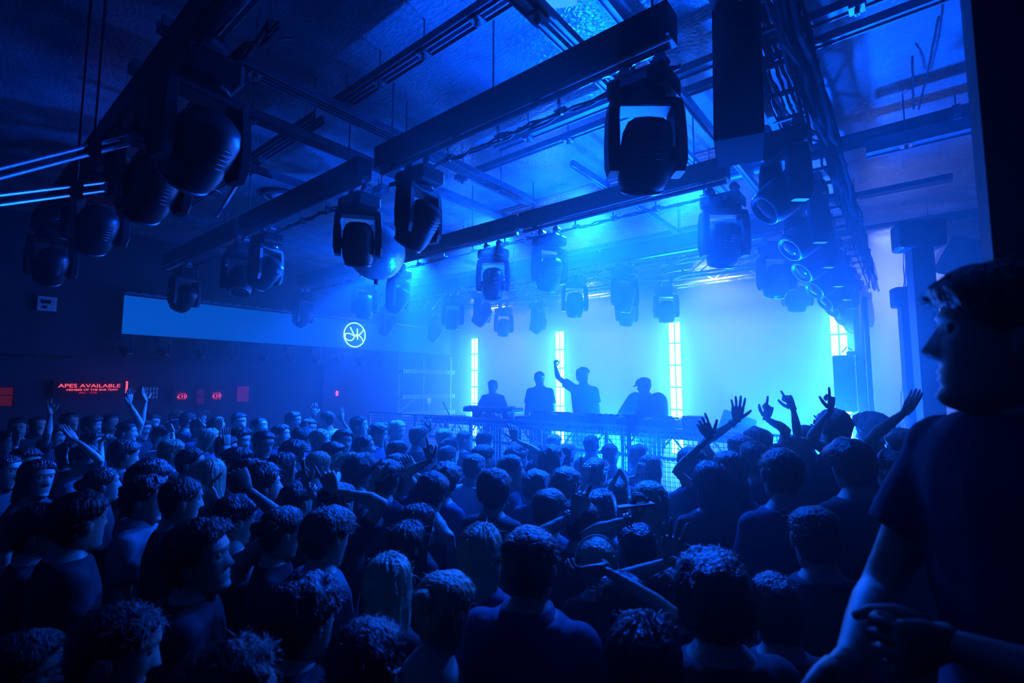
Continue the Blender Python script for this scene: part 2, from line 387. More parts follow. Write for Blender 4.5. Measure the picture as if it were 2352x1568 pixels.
# slotted rails slung below the ceiling
def rail(a, b, label, rods=(0.15, 0.5, 0.85), w=0.05, hgt=0.06, mt='rail_steel', twin=False):
    a, b = Vector(a), Vector(b)
    root = empty('ceiling_rail', (a + b) / 2, label, 'rail', 'steel rails under the ceiling')
    d = (b - a); h = d / 2; m = MB(); nrm = d.cross(Vector((0, 0, 1))).normalized()
    for s in ((-0.045, 0.045) if twin else (0,)):
        m.bar(-h + nrm * s, h + nrm * s, w * (0.6 if twin else 1), hgt)
        m.bar(-h + nrm * (s + w * 0.45) + Vector((0, 0, -hgt * 0.6)), h + nrm * (s + w * 0.45) + Vector((0, 0, -hgt * 0.6)), 0.012, 0.02)
        m.bar(-h + nrm * (s - w * 0.45) + Vector((0, 0, -hgt * 0.6)), h + nrm * (s - w * 0.45) + Vector((0, 0, -hgt * 0.6)), 0.012, 0.02)
    m.build('channel', mt, root)
    if 'nut' not in PART: PART['nut'] = MB().box((0, 0, -0.045), (0.09, 0.09, 0.03)).box((0, 0, -0.08), (0.03, 0.03, 0.03)).mesh('rod_nut', 'steel')
    for t in rods:
        p = -h + d * t; MB().tube([p + Vector((0, 0, -0.1)), p + Vector((0, 0, ZC - root.location.z))], 0.007, 6).build('rod', 'rail_steel', root)
        link('rod_nut', PART['nut'], root, p)
    return root
RZ = 4.6
rail((-3.75, 0.9, RZ), (-3.75, 5.0, RZ), 'ceiling rail running from the black cable cluster to the near beam end', twin=True)
rail((-4.43, 0.9, RZ), (-4.43, 6.8, RZ), 'ceiling rail passing behind the sideways light above the mirror ball', twin=True)
rail((-5.55, 1.5, RZ), (-5.55, 6.4, RZ), 'bright ceiling rail ending above the round ceiling vent')
rail((-7.97, 1.2, RZ), (-7.97, 7.4, RZ), 'long dim ceiling rail over the dark dance floor', (0.05, 0.35, 0.7))
rail((-9.4, 2.4, RZ), (-9.4, 6.2, RZ), 'short ceiling rail close to the video screen', (0.1, 0.9))
rail((-1.74, 1.9, RZ), (-1.74, 6.8, RZ), 'bright ceiling rail beside the pale ceiling panel', (0.1, 0.38, 0.8), twin=True)
rail((-1.36, 1.9, RZ), (-1.36, 6.8, RZ), 'ceiling rail passing behind the largest light', (0.3, 0.7))
rail((-2.75, 4.4, RZ), (-2.75, 8.4, RZ), 'hazy ceiling rail over the second row of lights', (0.2, 0.8))
rail((-6.6, 4.6, RZ), (-6.6, 9.4, RZ), 'hazy ceiling rail above the keyboard end of the stage', (0.2, 0.8))
rail((-4.0, 2.33, RZ + 0.17), (-1.76, 2.33, RZ + 0.17), 'dark twin ceiling rail with bright clips above the near beam', (0.08, 0.3, 0.55, 0.8), mt='rail_steel', twin=True)
rail((-8.4, 2.33, RZ + 0.17), (-4.3, 2.33, RZ + 0.17), 'dim ceiling rail over the round vent', (0.1, 0.3, 0.5, 0.7), twin=True)
rail((-3.35, 3.85, RZ + 0.16), (0.9, 3.85, RZ + 0.16), 'flat dark ceiling rail just above the glare', (0.1, 0.35, 0.75), w=0.1, hgt=0.05)
rail((-4.25, 4.12, RZ + 0.15), (1.2, 4.12, RZ + 0.15), 'thin dark cable tray hanging under the glare', (0.02, 0.3, 0.6, 0.9), w=0.07, hgt=0.05)
rail((-0.25, 5.9, RZ - 0.06), (1.3, 5.9, RZ - 0.06), 'dark cable tray reaching the black wall past the ringed lights', (0.2, 0.65, 0.9), w=0.16, hgt=0.09)
rail((-6.5, 6.0, RZ + 0.18), (-1.4, 6.0, RZ + 0.18), 'hazy crosswise ceiling rail behind the second row of lights', (0.1, 0.4, 0.7), twin=True)
rail((-9.5, 8.0, RZ + 0.17), (0.5, 8.0, RZ + 0.17), 'hazy crosswise ceiling rail before the lattice truss', (0.1, 0.4, 0.7, 0.9), twin=True)
rail((-5.3, 3.3, RZ - 0.15), (-4.55, 3.3, RZ - 0.15), 'short dark channel stub beside the sideways light', (0.1, 0.9), w=0.1, hgt=0.06)
for (x, y, r_, lb) in ((-2.05, 5.6, 0.09, 'smooth round duct pipe hanging above the second row of lights'), (-2.2, 9.4, 0.08, 'pale duct pipe running through the stage haze')):
    d = MB(); d.tube([(-4.2, 0, 0), (3.2, 0, 0)], r_, 14)
    rt = empty('duct_pipe', (x, y + 0.6, ZC - 0.22), lb, 'pipe'); d.build('pipe', 'rail_steel', rt, smooth=True)
    k = MB(); k.lathe([(r_ + 0.012, -0.03), (r_ + 0.012, 0.03)], 14, (0, 0, 0), Matrix.Rotation(PI / 2, 3, 'Y')); k.tube([(0, 0, r_), (0, 0, 0.22)], 0.006, 6); k = k.mesh('bracket', 'rail_steel')
    for i in range(6): link('bracket', k, rt, (-4 + i * 1.3, 0, 0))
# loose hanging rods and ties
rnd = random.Random(5)
for i, (px, py, ln, lb) in enumerate(((1225, 475, 0.35, 'bent thin wire hanging over the glare'), (1396, 385, 0.22, 'short twisted wire near the largest light'), (1885, 215, 0.32, 'short dark rod beside the cable cluster'),
        (720, 300, 0.5, 'thin rod above the ceiling vent'), (648, 90, 0.12, 'pale paper strip stuck under the dark ceiling'), (957, 121, 0.1, 'pale tape scrap under the ceiling near the twin rail'))):
    p = at_z(px, py, ZC - ln - 0.005)
    if 'strip' in lb or 'scrap' in lb:
        o = MB().bar((0, 0, 0), (0.06, 0.05, 0), 0.02, 0.01).build('tape_scrap', 'label_white'); o.location = at_z(px, py, ZC - 0.006); tag(o, lb, 'tape scrap')
    else:
        o = MB().tube([(0, 0, 0), (0.01, 0.0, ln * 0.4), (-0.008, 0.01, ln * 0.5), (0, 0, ln)], 0.007, 6).build('hanging_wire', 'rubber'); o.location = p; tag(o, lb, 'wire')
# diagonal brace by the vent
o = MB().bar(at_z(568, 385, ZC - 0.1) - at_z(568, 385, ZC - 0.1), at_z(497, 498, 4.25) - at_z(568, 385, ZC - 0.1), 0.05, 0.03).build('brace_bar', 'steel'); o.location = at_z(568, 385, ZC - 0.1)
tag(o, 'slanting bright brace bar beside the round ceiling vent', 'brace')
# round vent, pale ceiling panel
c = at_z(650, 453, ZC - 0.03)
rt = empty('ceiling_vent', c, 'round pale ceiling vent above the dark dance floor', 'vent')
MB().lathe([(0.27, 0.03), (0.3, 0.0), (0.29, -0.02), (0.24, -0.025), (0.24, 0.0)], 28).build('rim', 'rail_steel', rt, smooth=True)
MB().lathe([(0.24, 0.0), (0.12, -0.01), (0.01, -0.012)], 28).build('grille', 'label_white', rt, smooth=True)
c = at_z(1290, 2, ZC - 0.03)
o = MB().box((0, 0, 0), (0.34, 0.34, 0.04), bev=0.018).build('ceiling_lamp', 'panel_light'); o.location = (c.x, c.y - 0.12, ZC - 0.021); o.rotation_euler = (0, 0, 0.5)
tag(o, 'pale rounded glowing panel on the ceiling at the frame top', 'ceiling panel')

# mirror ball
c = at_d(866, 580, 6.5); R = 0.365
rt = empty('mirror_ball', c, 'large mirror ball hanging between the nearest and second rows of lights', 'mirror ball')
m = MB(); nlat = 44
for i in range(nlat):
    p0, p1 = -PI / 2 + PI * i / nlat, -PI / 2 + PI * (i + 1) / nlat; pm = (p0 + p1) / 2
    n = max(4, int(2 * nlat * math.cos(pm)))
    for j in range(n):
        a0, a1 = 2 * PI * (j + 0.06) / n, 2 * PI * (j + 0.94) / n; q0, q1 = p0 + 0.004, p1 - 0.004
        jit = Vector((rnd.uniform(-1, 1), rnd.uniform(-1, 1), rnd.uniform(-1, 1))) * 0.0006
        m.add([Vector((R * math.cos(q) * math.cos(a), R * math.cos(q) * math.sin(a), R * math.sin(q))) + jit * k for k, (q, a) in enumerate(((q0, a0), (q0, a1), (q1, a1), (q1, a0)))], [(0, 1, 2, 3)])
m.build('mirror_tile', 'mirror', rt)
MB().ball((0, 0, 0), R - 0.004, 40, 24).build('core', 'black_plastic', rt, smooth=True)
mt = MB(); mt.lathe([(0.05, R - 0.01), (0.05, R + 0.05), (0.012, R + 0.06), (0.012, 4.95 - c.z)], 12); mt.lathe([(0.03, -R - 0.06), (0.035, -R + 0.01)], 10); mt.build('hanger', 'steel', rt)
# ---------------------------------------------------------------- unseen area lamps without fixtures
def add_lamp(x, y, z, tx, ty, tz, power, size=0.5, col=(0.10, 0.30, 1.0), spread=120):
    ld = bpy.data.lights.new('unseen_lamp', 'AREA'); ld.energy = power; ld.color = col; ld.shape = 'DISK'; ld.size = size; ld.spread = math.radians(spread)
    o = bpy.data.objects.new('unseen_lamp', ld); COL.objects.link(o); o.location = (x, y, z)
    o.rotation_euler = (Vector((tx, ty, tz)) - Vector((x, y, z))).to_track_quat('-Z', 'Y').to_euler()
for x in (-0.2, -3, -6, -9): add_lamp(x, 9.6, 4.6, x, 11.2, 2.2, 210, 0.5, (0.25, 0.36, 1.0))  # added to brighten the stage wall and the haze before it
for x, tx in ((-3.7, -3.4), (-1.2, -1.6)): add_lamp(x, 7.3, 0.95, tx, 4.0, 5.0, 560, 0.35, (0.001, 0.085, 1.0), 110)
for x, tx, pw in ((-1.9, -1.7, 100), (-3.2, -3.0, 210), (-4.8, -4.4, 280), (-6.8, -6.0, 380)): add_lamp(x, 5.6, 4.60, tx, 2.4, 1.2, pw, 0.15, (0.002, 0.085, 1.0), 90)  # added rim light for the crowd, kept out of view behind the second beam
# ---------------------------------------------------------------- row of ringed lights on the side truss
rnd = random.Random(11)
def wire(c, a, b, sag, n=10, r=0.008, jit=0.01):
    a, b = Vector(a), Vector(b); pts = []
    for i in range(n + 1):
        t = i / n; p = a.lerp(b, t); p.z -= sag * 4 * t * (1 - t)
        pts.append(p + Vector((rnd.uniform(-jit, jit), rnd.uniform(-jit, jit), rnd.uniform(-jit, jit))))
    c.tube(pts, r, 6)
rt = empty('side_truss', (-0.66, 1.4, 4.56), 'black side truss carrying the row of ringed lights toward the stage', 'truss')
def zt(y): return 4.3 - 0.052 * (y - 1.4)
b = MB()
for sx in (-0.14, 0.14):
    for sz in (0, 0.24): b.bar((sx, 0.4, sz), (sx, 9.2, sz - 0.052 * 9.2), 0.05, 0.05)
b.build('chord', 'black_metal', rt)
b = MB()
for i in range(23):
    y0 = 0.4 + i * 0.38; zz = -0.052 * y0; f = i % 2
    for sx in (-0.14, 0.14): b.tube([(sx, y0, zz + (0 if f else 0.24)), (sx, y0 + 0.38, zz + (0.24 if f else 0))], 0.014, 6)
    b.box((0, y0, zz), (0.28, 0.03, 0.03))
b.build('brace', 'black_metal', rt)
for k in range(15):
    c = MB(); ox = rnd.uniform(0.13, 0.27); oz = rnd.uniform(-0.30, 0.10)
    pts = [Vector((ox + rnd.uniform(-.025, .025), 0.4 + 8.7 * i / 26, oz - 0.052 * (0.4 + 8.7 * i / 26) - (0.10 if i % 3 else 0) * rnd.uniform(0.3, 1.2))) for i in range(27)]
    c.tube(pts, rnd.uniform(0.010, 0.018), 6); c.build('cable', 'matt_black', rt)
for y in (1.0, 3.4, 6.2): MB().tube([(0, y, 0.2), (0, y, ZC - 4.56)], 0.01, 6).build('rod', 'rail_steel', rt)
YS = [4.26, 5.35, 6.3, 7.2, 8.0, 8.8, 9.6, 10.3]
LP = [(1756, 483), (1814, 573), (1841, 626), (1870, 667), (1895, 696), (1912, 714), (1933, 735), (1953, 755)]
ORD = ['nearest and largest', 'second', 'third', 'fourth', 'fifth', 'sixth', 'seventh', 'last and smallest']
PAN, TILT = 129.0, 52.0
ld = Matrix.Rotation(math.radians(PAN), 3, 'Z') @ Matrix.Rotation(math.radians(TILT), 3, 'X') @ Vector((0, 0, -1))
for i in range(8):
    l = at_y(*LP[i], YS[i]); s = 1.08
    root = l - ld * 0.2 * s + Vector((0, 0, 0.47 * s))
    mover(root, PAN, TILT, '%s ringed light in the black row on the side truss' % ORD[i], 'ringed lights on the side truss', 0, s)
# hanging black loudspeaker cabinet beside the truss
p0, p1 = at_d(1606, 17, 3.0), at_d(1646, 345, 3.0)
ctr = (p0 + p1) / 2 + Vector((0.12, 0.19, 0.0))
rt = empty('hanging_speaker', ctr, 'tall black loudspeaker cabinet hung beside the side truss and cables', 'loudspeaker')
rt.rotation_euler = (math.radians(-4), math.radians(1), math.radians(14))
Hh = (p0 - p1).length
MB().box((0, 0, 0), (0.27, 0.36, Hh), bev=0.012).build('cabinet', 'matt_black', rt)
g = MB(); g.box((0, -0.184, 0), (0.23, 0.012, Hh - 0.06)); g.build('grille', 'black_metal', rt)
k = MB(); k.tube([(0, 0, Hh / 2), (0, 0, ZC - ctr.z - 0.02)], 0.012, 6); k.build('hanger', 'steel', rt)
# cable bundles hanging from the ceiling by the truss
c = MB()
for k in range(11): wire(c, at_z(1690 + k * 8, 4, 4.9), at_z(1802 + k * 6, 300 - k * 4, 4.42), 0.02 + 0.014 * (k * 5 % 11), 16, 0.007 + 0.002 * (k % 3), 0.012)
tag(c.build('cable_bundle', 'matt_black'), 'thick black bundle of cables dropping along the side truss near the hanging loudspeaker', 'cables')
for k, (a, b_, lb) in enumerate((((1755, 15), (1775, 128), 'thin looped cable between the bundle and the ceiling'), ((1834, 0), (1848, 110), 'pair of taped cables dropping onto the flat ceiling rail'), ((2095, 130), (2098, 250), 'long drooping cable by the black wall'), ((2155, 40), (2110, 250), 'slanting cable meeting the drooping one by the black wall'))):
    c = MB(); wire(c, at_z(*a, 4.92), at_z(*b_, 4.72), 0.03, 12, 0.008, 0.003)
    if k == 1: wire(c, at_z(a[0] - 10, a[1], 4.92), at_z(b_[0] - 8, b_[1], 4.72), 0.02, 10, 0.016, 0.02)
    tag(c.build('hanging_cable', 'rubber'), lb, 'cable')

# ---------------------------------------------------------------- dark row nearest the camera, mostly unlit
y0 = 0.95
rt = empty('lighting_bar', (-5.6, y0, ZB), 'very dark bar over the shadowed edge of the crowd, nearest of all', 'lighting bar', 'box beams under the ceiling')
MB().box((0, 0, 0.14), (6.2, 0.16, 0.2), bev=0.006).build('box_beam', 'black_metal', rt)
MB().tube([(-3.1, 0, 0), (3.1, 0, 0)], 0.024, 10).build('pipe', 'steel', rt)
for k in range(5):
    c = MB(); yy = 0.12 + k * 0.012
    c.tube([(-3.1 + 6.2 * i / 40, yy + rnd.uniform(-.02, .02), -0.03 - rnd.uniform(0, .1)) for i in range(41)], 0.012, 6); c.build('cable', 'rubber', rt)
G0 = 'moving lights on the dark nearest row'
def hang0(px, py, pan, tilt, label, s=1.0):
    p = at_z(px, py, ZB - 0.6); mover((p.x, y0, ZB - 0.135), pan, tilt, label, G0, 0, s)
hang0(385, 300, 100, 52, 'huge unlit moving light in the dark corner, topmost of its row', 1.08)
hang0(290, 410, 96, 50, 'second unlit moving light down the dark corner row', 1.05)
hang0(190, 520, 96, 46, 'third unlit moving light down the dark corner row', 1.0)
hang0(118, 610, 92, 44, 'lowest unlit moving light of the dark corner row', 1.0)
# slim bright bars poking in beside them
for (a, b_, lb) in (((-30, 405), (293, 322), 'upper pair of slim shiny bars poking in from the dark edge'), ((-30, 462), (238, 428), 'lower pair of slim shiny bars poking in from the dark edge')):
    A, B = at_d(*a, 2.1), at_d(*b_, 2.6); m = MB(); u = Vector((0, 0, 0.022))
    m.tube([Vector((0, 0, 0)) + u, B - A + u], 0.010, 8); m.tube([-u, B - A - u], 0.010, 8); m.bar(B - A - u * 1.3, B - A + u * 1.3, 0.03, 0.02)
    rt2 = empty('double_bar', A, lb, 'bar'); m.build('bar', 'steel', rt2)
    k = MB(); q = (B - A) * 0.72; k.tube([q, q + Vector((0, 0, ZC - A.z - q.z))], 0.006, 6); k.box(q, (0.05, 0.05, 0.09)); k.build('hanger', 'black_metal', rt2)
# clamps and loose cables glinting in the cluster
cl = []
c = MB()
for k in range(6): wire(c, at_z(455 + k * 6, 10, 4.75), at_z(400 + k * 12, 190, 4.3), 0.06, 12, 0.009, 0.02)
tag(c.build('cable_bundle', 'rubber'), 'tangle of cables at the top of the dark corner row', 'cables')
for i, (px, py) in enumerate(((430, 30), (418, 62), (455, 22), (398, 75))):
    p = at_z(px, py, 4.55); o = MB().tube([(0, 0, 0), (0.03, 0.02, -0.09)], 0.022, 10).box((0, 0, 0.02), (0.05, 0.03, 0.02)).build('pipe_clamp', 'steel'); o.location = p
    tag(o, ['glinting clamp among the tangled cables, lowest but one', 'glinting clamp by the tangled cables, beside the dark beam', 'topmost glinting clamp in the cable tangle', 'lowest glinting clamp in the cable tangle'][i], 'clamp')
c = MB(); a = at_z(455, 215, 4.62); b_ = at_z(545, 345, 4.72); wire(c, a, b_, 0.12, 14, 0.008, 0.004)
tag(c.build('hanging_cable', 'rail_steel'), 'sagging cable hung between two rails above the dark floor', 'cable')
rg = MB(); q = at_z(478, 440, 4.7); rg.tube([(0.15 * math.cos(t), 0.15 * math.sin(t), 0) for t in [2 * PI * i / 20 for i in range(16)]], 0.006, 6)
o = rg.build('cable_coil', 'rail_steel'); o.location = q; tag(o, 'thin coiled cable loop stuck under the dark ceiling', 'cable')

# ---------------------------------------------------------------- columns past the ringed lights, black near wall
def tee(px, topy, D, label, cap, shaft):
    p = at_d(px, 885, D); x, y = p.x, p.y; ztop = at_d(px, topy, D).z
    rt = empty('tee_post', (x, y, 0), label, 'post', 'tee-topped posts', math.radians(20)); rt['kind'] = 'thing'
    MB().box((0, 0, (ztop - 0.25) / 2), (shaft, shaft, ztop - 0.25), bev=0.01).build('shaft', 'black_metal', rt)
    MB().box((0, 0, ztop - 0.13), (cap, cap * 0.7, 0.26), bev=0.03).build('head_box', 'black_metal', rt)
    MB().box((0, 0, 0.01), (shaft + 0.15, shaft + 0.15, 0.02)).build('base_plate', 'black_metal', rt)
tee(2134, 500, 4.5, 'tall dark tee-topped post beside the silhouetted man', 0.36, 0.17)
tee(2093, 656, 6.2, 'farther smaller tee-topped post by the stage edge', 0.28, 0.14)
struct(MB().box((0.66, 1.72, ZC / 2), (1.0, 0.22, ZC)).build('wall_pillar', 'wall'))
q = at_y(2205, 590, 8.5)
rt = empty('hanging_speaker', q, 'tilted square loudspeaker cabinet hanging behind the silhouetted man', 'loudspeaker')
rt.rotation_euler = (0.3, math.radians(24), 0.2); MB().box((0, 0, 0), (0.42, 0.4, 0.5), bev=0.02).build('cabinet', 'black_plastic', rt)
MB().box((0, -0.21, 0), (0.36, 0.02, 0.44)).build('grille', 'black_metal', rt); MB().tube([(0, 0, 0.2), (0.25, 0, 1.6)], 0.012, 6).build('hanger', 'steel', rt)
# black pole with its dimmer box by the stage
q = at_y(1975, 800, 9.2)
rt = empty('truss_pole', (q.x, q.y, 0.622), 'black upright pole with cables at the end of the ringed lights', 'pole')
MB().tube([(0, 0, 0), (0, 0, 3.0)], 0.065, 14).build('pole', 'black_metal', rt, smooth=True)
MB().box((0, 0, 0.015), (0.5, 0.5, 0.03)).build('base_plate', 'black_metal', rt)
for k in range(3):
    c = MB(); c.tube([(0.08 + 0.02 * k, 0.0, 0.03 + 2.9 * i / 18) for i in range(19)], 0.012, 6); c.build('cable', 'rubber', rt)
rt2 = empty('pole_speaker', (q.x - 0.21, q.y - 0.05, at_y(1945, 880, 9.2).z), 'black box loudspeaker fixed to the upright pole beside the nearest light column', 'loudspeaker')
MB().box((0, 0, 0), (0.27, 0.3, 0.86), bev=0.02).build('cabinet', 'black_plastic', rt2); MB().box((0, -0.155, 0), (0.23, 0.012, 0.78)).build('grille', 'black_metal', rt2)
MB().box((0.1, 0, 0.46), (0.12, 0.06, 0.06)).tube([(0.12, 0, 0.5), (0.05, 0, 0.56), (-0.02, 0, 0.47)], 0.012, 6).build('handle', 'black_metal', rt2)
o = MB().box((0, 0, 0), (0.26, 0.2, 0.2), bev=0.01).tube([(0.1, -0.1, 0.05), (0.2, -0.12, -0.1), (0.1, -0.1, -0.2)], 0.012, 6).build('junction_box', 'black_plastic'); o.location = (q.x + 0.29, q.y - 0.02, 1.62)
tag(o, 'small black junction box low on the upright pole', 'box')
c = MB()
for k in range(5): wire(c, at_y(2078 + k * 4, 560, 9.4), at_y(2070 + k * 5, 990, 9.4), 0.0, 16, 0.009, 0.012)
tag(c.build('hanging_cable', 'rail_steel'), 'strands of cable hanging in front of the farther tee-topped post', 'cable')

# ---------------------------------------------------------------- stage, table and decks
st = empty('stage_platform', (-5.8, 8.1, 0), 'raised stage the DJs stand on', 'stage')
MB().box((0, 0.05, 0.59), (10.6, 6.1, 0.06)).build('deck', 'floor', st); MB().box((0, -2.96, 0.28), (10.6, 0.04, 0.56)).build('skirt', 'black_metal', st)
MB().box((-5.2, 0, 0.28), (0.06, 5.8, 0.56)).box((5.2, 0, 0.28), (0.06, 5.8, 0.56)).box((0, 2.9, 0.28), (10.4, 0.06, 0.56)).build('frame', 'black_metal', st)
TZ = 1.70
tb = empty('dj_table', (-3.75, 5.60, 0.62), 'long dark DJ table with a lattice front on the stage', 'table')
TL = 5.0
MB().box((0, 0, TZ - 0.62 - 0.02), (TL, 0.54, 0.04), bev=0.005).build('tabletop', 'black_metal', tb)
for x in (-TL / 2 + 0.06, -0.83, 0.83, TL / 2 - 0.06):
    l = MB(); l.box((x, -0.22, (TZ - 0.66) / 2), (0.05, 0.05, TZ - 0.66)); l.box((x, 0.22, (TZ - 0.66) / 2), (0.05, 0.05, TZ - 0.66)); l.box((x, 0, 0.2), (0.03, 0.4, 0.03)); l.build('leg', 'black_metal', tb)
l = MB(); t = TZ - 0.62
for z in (t - 0.06, t - 0.3): l.tube([(-TL / 2, -0.28, z), (TL / 2, -0.28, z)], 0.022, 8)
l.build('chord', 'steel', tb)
l = MB(); n = 24
for i in range(n):
    xa = -TL / 2 + TL * i / n; xb = -TL / 2 + TL * (i + 1) / n; f = i % 2
    l.tube([(xa, -0.28, t - (0.3 if f else 0.06)), (xb, -0.28, t - (0.06 if f else 0.3))], 0.011, 6)
l.build('brace', 'steel', tb)
def wire_mesh(w, h_, st_=0.05, r=0.0035):
    m = MB()
    for i in range(int(w / st_) + 1): m.box((-w / 2 + i * st_, 0, h_ / 2), (r * 2, r * 2, h_))
    for j in range(int(h_ / st_) + 1): m.box((0, 0, j * st_), (w, r * 2, r * 2))
    for x in (-w / 2, w / 2): m.box((x, 0, h_ / 2), (0.025, 0.025, h_))
    for z in (0, h_): m.box((0, 0, z), (w, 0.025, 0.025))
    return m
wm = wire_mesh(1.2, 1.1).mesh('mesh_panel', 'steel')
pl = ['below the keyboard end of the DJ table', 'below the lone standing DJ', 'below the DJ with a raised arm', 'below the long console', 'below the DJ in the cap', 'past the end of the DJ table', 'beyond the raised hands by the stage', 'at the stage corner before the shelf rack']
for i, x in enumerate((-5.6, -4.37, -3.14, -1.91, -0.68, None, None, -6.83)):
    if x is None: continue
    o = bpy.data.objects.new('mesh_barrier', wm); COL.objects.link(o); o.location = (x, 5.18, 0.635)
    tag(o, 'wire mesh barrier panel ' + pl[i], 'barrier', 'wire mesh panels along the stage front')
# keyboard on a stand
kb = empty('keyboard', (-5.05, 5.72, TZ + 0.13), 'electronic keyboard raised on its stand in front of the seated-height player', 'keyboard', None, 0.05); kb['label'] = 'electronic keyboard raised on a stand at the end of the DJ table'
MB().box((0, 0, 0), (0.95, 0.3, 0.07), bev=0.01).build('body', 'black_plastic', kb)
m = MB()
for i in range(28): m.box((-0.43 + i * 0.0318, -0.07, 0.042), (0.029, 0.15, 0.014))
m.build('white_key', 'label_white', kb)
m = MB()
for i in range(27):
    if i % 7 not in (2, 6): m.box((-0.414 + i * 0.0318, -0.03, 0.053), (0.016, 0.09, 0.014))
m.build('black_key', 'black_plastic', kb)
m = MB()
for i in range(8): m.lathe([(0.012, 0.035), (0.01, 0.055)], 10, (-0.3 + i * 0.06, 0.1, 0))
m.build('dial', 'steel', kb)
MB().bar((-0.3, 0, -0.04), (-0.3, 0, -0.13), 0.04, 0.2).bar((0.3, 0, -0.04), (0.3, 0, -0.13), 0.04, 0.2).build('stand', 'black_metal', kb)
lp = empty('laptop', (-5.62, 5.55, TZ + 0.002), 'open laptop slanting at the end of the DJ table', 'laptop', None, 2.4)
MB().box((0, 0, 0.012), (0.36, 0.25, 0.022), bev=0.004).build('base', 'black_plastic', lp)
MB().bar((0, 0.13, 0.02), (0, 0.24, 0.24), 0.36, 0.014, (0, -1, 0.4)).build('lid', 'black_plastic', lp)
MB().lathe([(0.03, 0), (0.042, 0.13), (0.040, 0.13), (0.028, 0.005)], 14).build('plastic_cup', 'label_white', None, True, (-4.5, 5.45, TZ)); bpy.data.objects['plastic_cup'].location = (-4.48, 5.45, TZ + 0.001); tag(bpy.data.objects['plastic_cup'], 'pale plastic cup standing on the DJ table beside the keyboard', 'cup')
# players and mixer
pm = [MB().box((0, 0, 0.06), (0.32, 0.4, 0.11), bev=0.012).mesh('body', 'black_plastic'), MB().lathe([(0.1, 0.115), (0.1, 0.13), (0.03, 0.135)], 24, (0, -0.06, 0)).mesh('jog_wheel', 'ring'),
      MB().bar((0, 0.12, 0.118), (0, 0.19, 0.15), 0.24, 0.012).mesh('display', 'black_plastic'), MB().lathe([(0.02, 0.115), (0.02, 0.124)], 12, (-0.12, -0.16, 0)).lathe([(0.02, 0.115), (0.02, 0.124)], 12, (-0.12, -0.1, 0)).mesh('button', 'steel')]
for x, lb in ((-3.98, 'flat deck player nearest the lone standing DJ'), (-3.62, 'deck player before the DJ with a raised arm'), (-2.62, 'deck player on the cap side of the mixer'), (-2.26, 'deck player in front of the DJ in the cap')):
    r_ = empty('deck_player', (x, 5.66, TZ + 0.002), lb, 'deck player', 'deck players on the DJ table', PI)
    for n_, me in zip(('body', 'jog_wheel', 'display', 'button'), pm): link(n_, me, r_)
mx = empty('dj_mixer', (-3.1, 5.66, TZ + 0.002), 'wide mixing desk with knobs between the deck players', 'mixer', None, PI)
MB().box((0, 0, 0.06), (0.56, 0.4, 0.11), bev=0.012).build('body', 'black_plastic', mx)
for n_, f in (('knob', 0), ('fader', 1)):
    m = MB()
    for i in range(6):
        if f: m.box((-0.2 + i * 0.08, -0.12, 0.124), (0.02, 0.03, 0.02))
        else:
            for j in range(4): m.lathe([(0.013, 0.112), (0.011, 0.14)], 8, (-0.2 + i * 0.08, 0.0 + j * 0.045, 0))
    m.build(n_, 'steel', mx)
for px, lb, sz in ((1592, 'pale box standing at the end of the DJ table by the smoke', (0.2, 0.2, 0.16)), (1214, 'low dark effects box on the table before the lone standing DJ', (0.3, 0.3, 0.07))):
    q = at_y(px, 975, 5.6); rt = empty('equipment_box', (q.x, 5.62, TZ + 0.001), lb, 'box')
    MB().box((0, 0, sz[2] / 2), sz, bev=0.01).build('case', 'black_plastic', rt); MB().box((0, -sz[1] / 2 - 0.003, sz[2] / 2), (sz[0] * 0.6, 0.006, sz[2] * 0.4)).build('front_plate', 'steel', rt)
# tilted monitor past the table end
q = at_y(1690, 985, 6.4)
mw = empty('stage_monitor', (q.x, 6.4, 0.622), 'hazy wedge monitor on a stand past the end of the DJ table', 'monitor')
MB().tube([(0, 0, 0.0), (0, 0, q.z - 0.75)], 0.025, 10).build('stand', 'black_metal', mw); MB().box((0, 0, 0.012), (0.34, 0.34, 0.024)).build('base', 'black_metal', mw)
o = MB().box((0, 0, 0), (0.4, 0.26, 0.3), bev=0.03).build('cabinet', 'black_plastic', mw); o.location = (0, 0, q.z - 0.62); o.rotation_euler = (0.5, 0.35, 0.3)

# ---------------------------------------------------------------- shelf rack on the wall beside the stage
rk = empty('shelf_rack', (-10.95, 9.45, 0.62), 'perforated metal shelf rack standing against the wall beside the stage', 'rack')
for z, in ((2.59,), (1.89,), (1.42,)):
    m = MB(); L = 1.95
    for s in (0.0, 0.12): m.box((0.05, 0, z - 0.62 + (s - 0.06) * 0.7), (0.36, L, 0.012))
    for i in range(26): m.box((0.23, -L / 2 + 0.04 + i * 0.0755, z - 0.62), (0.012, 0.03, 0.084))
    m.build('shelf', 'steel', rk)
for yy in (-0.97, 0.97, -0.1): MB().box((0.05, yy, 1.22), (0.035, 0.035, 2.44)).build('post', 'rail_steel', rk)
MB().bar((0.05, -0.95, 0.85), (0.05, -0.3, 1.25), 0.015, 0.015).build('brace', 'steel', rk)
o = MB().box((0, 0, 0), (0.02, 0.16, 0.2)).build('backing', 'label_white'); o.name = 'wall_hook'; o.location = (-11.3 + 0.03, 9.9, 1.75)
tag(o, 'pale hanging tool outline on the wall between two rack shelves', 'wall hook'); m = MB().box((0.0, 0, -0.24), (0.02, 0.03, 0.3)).build('stem', 'label_white', o)
struct(MB().box((-11.3, 7.35, 1.8), (0.12, 1.75, 3.6)).build('door_1', 'wall'))

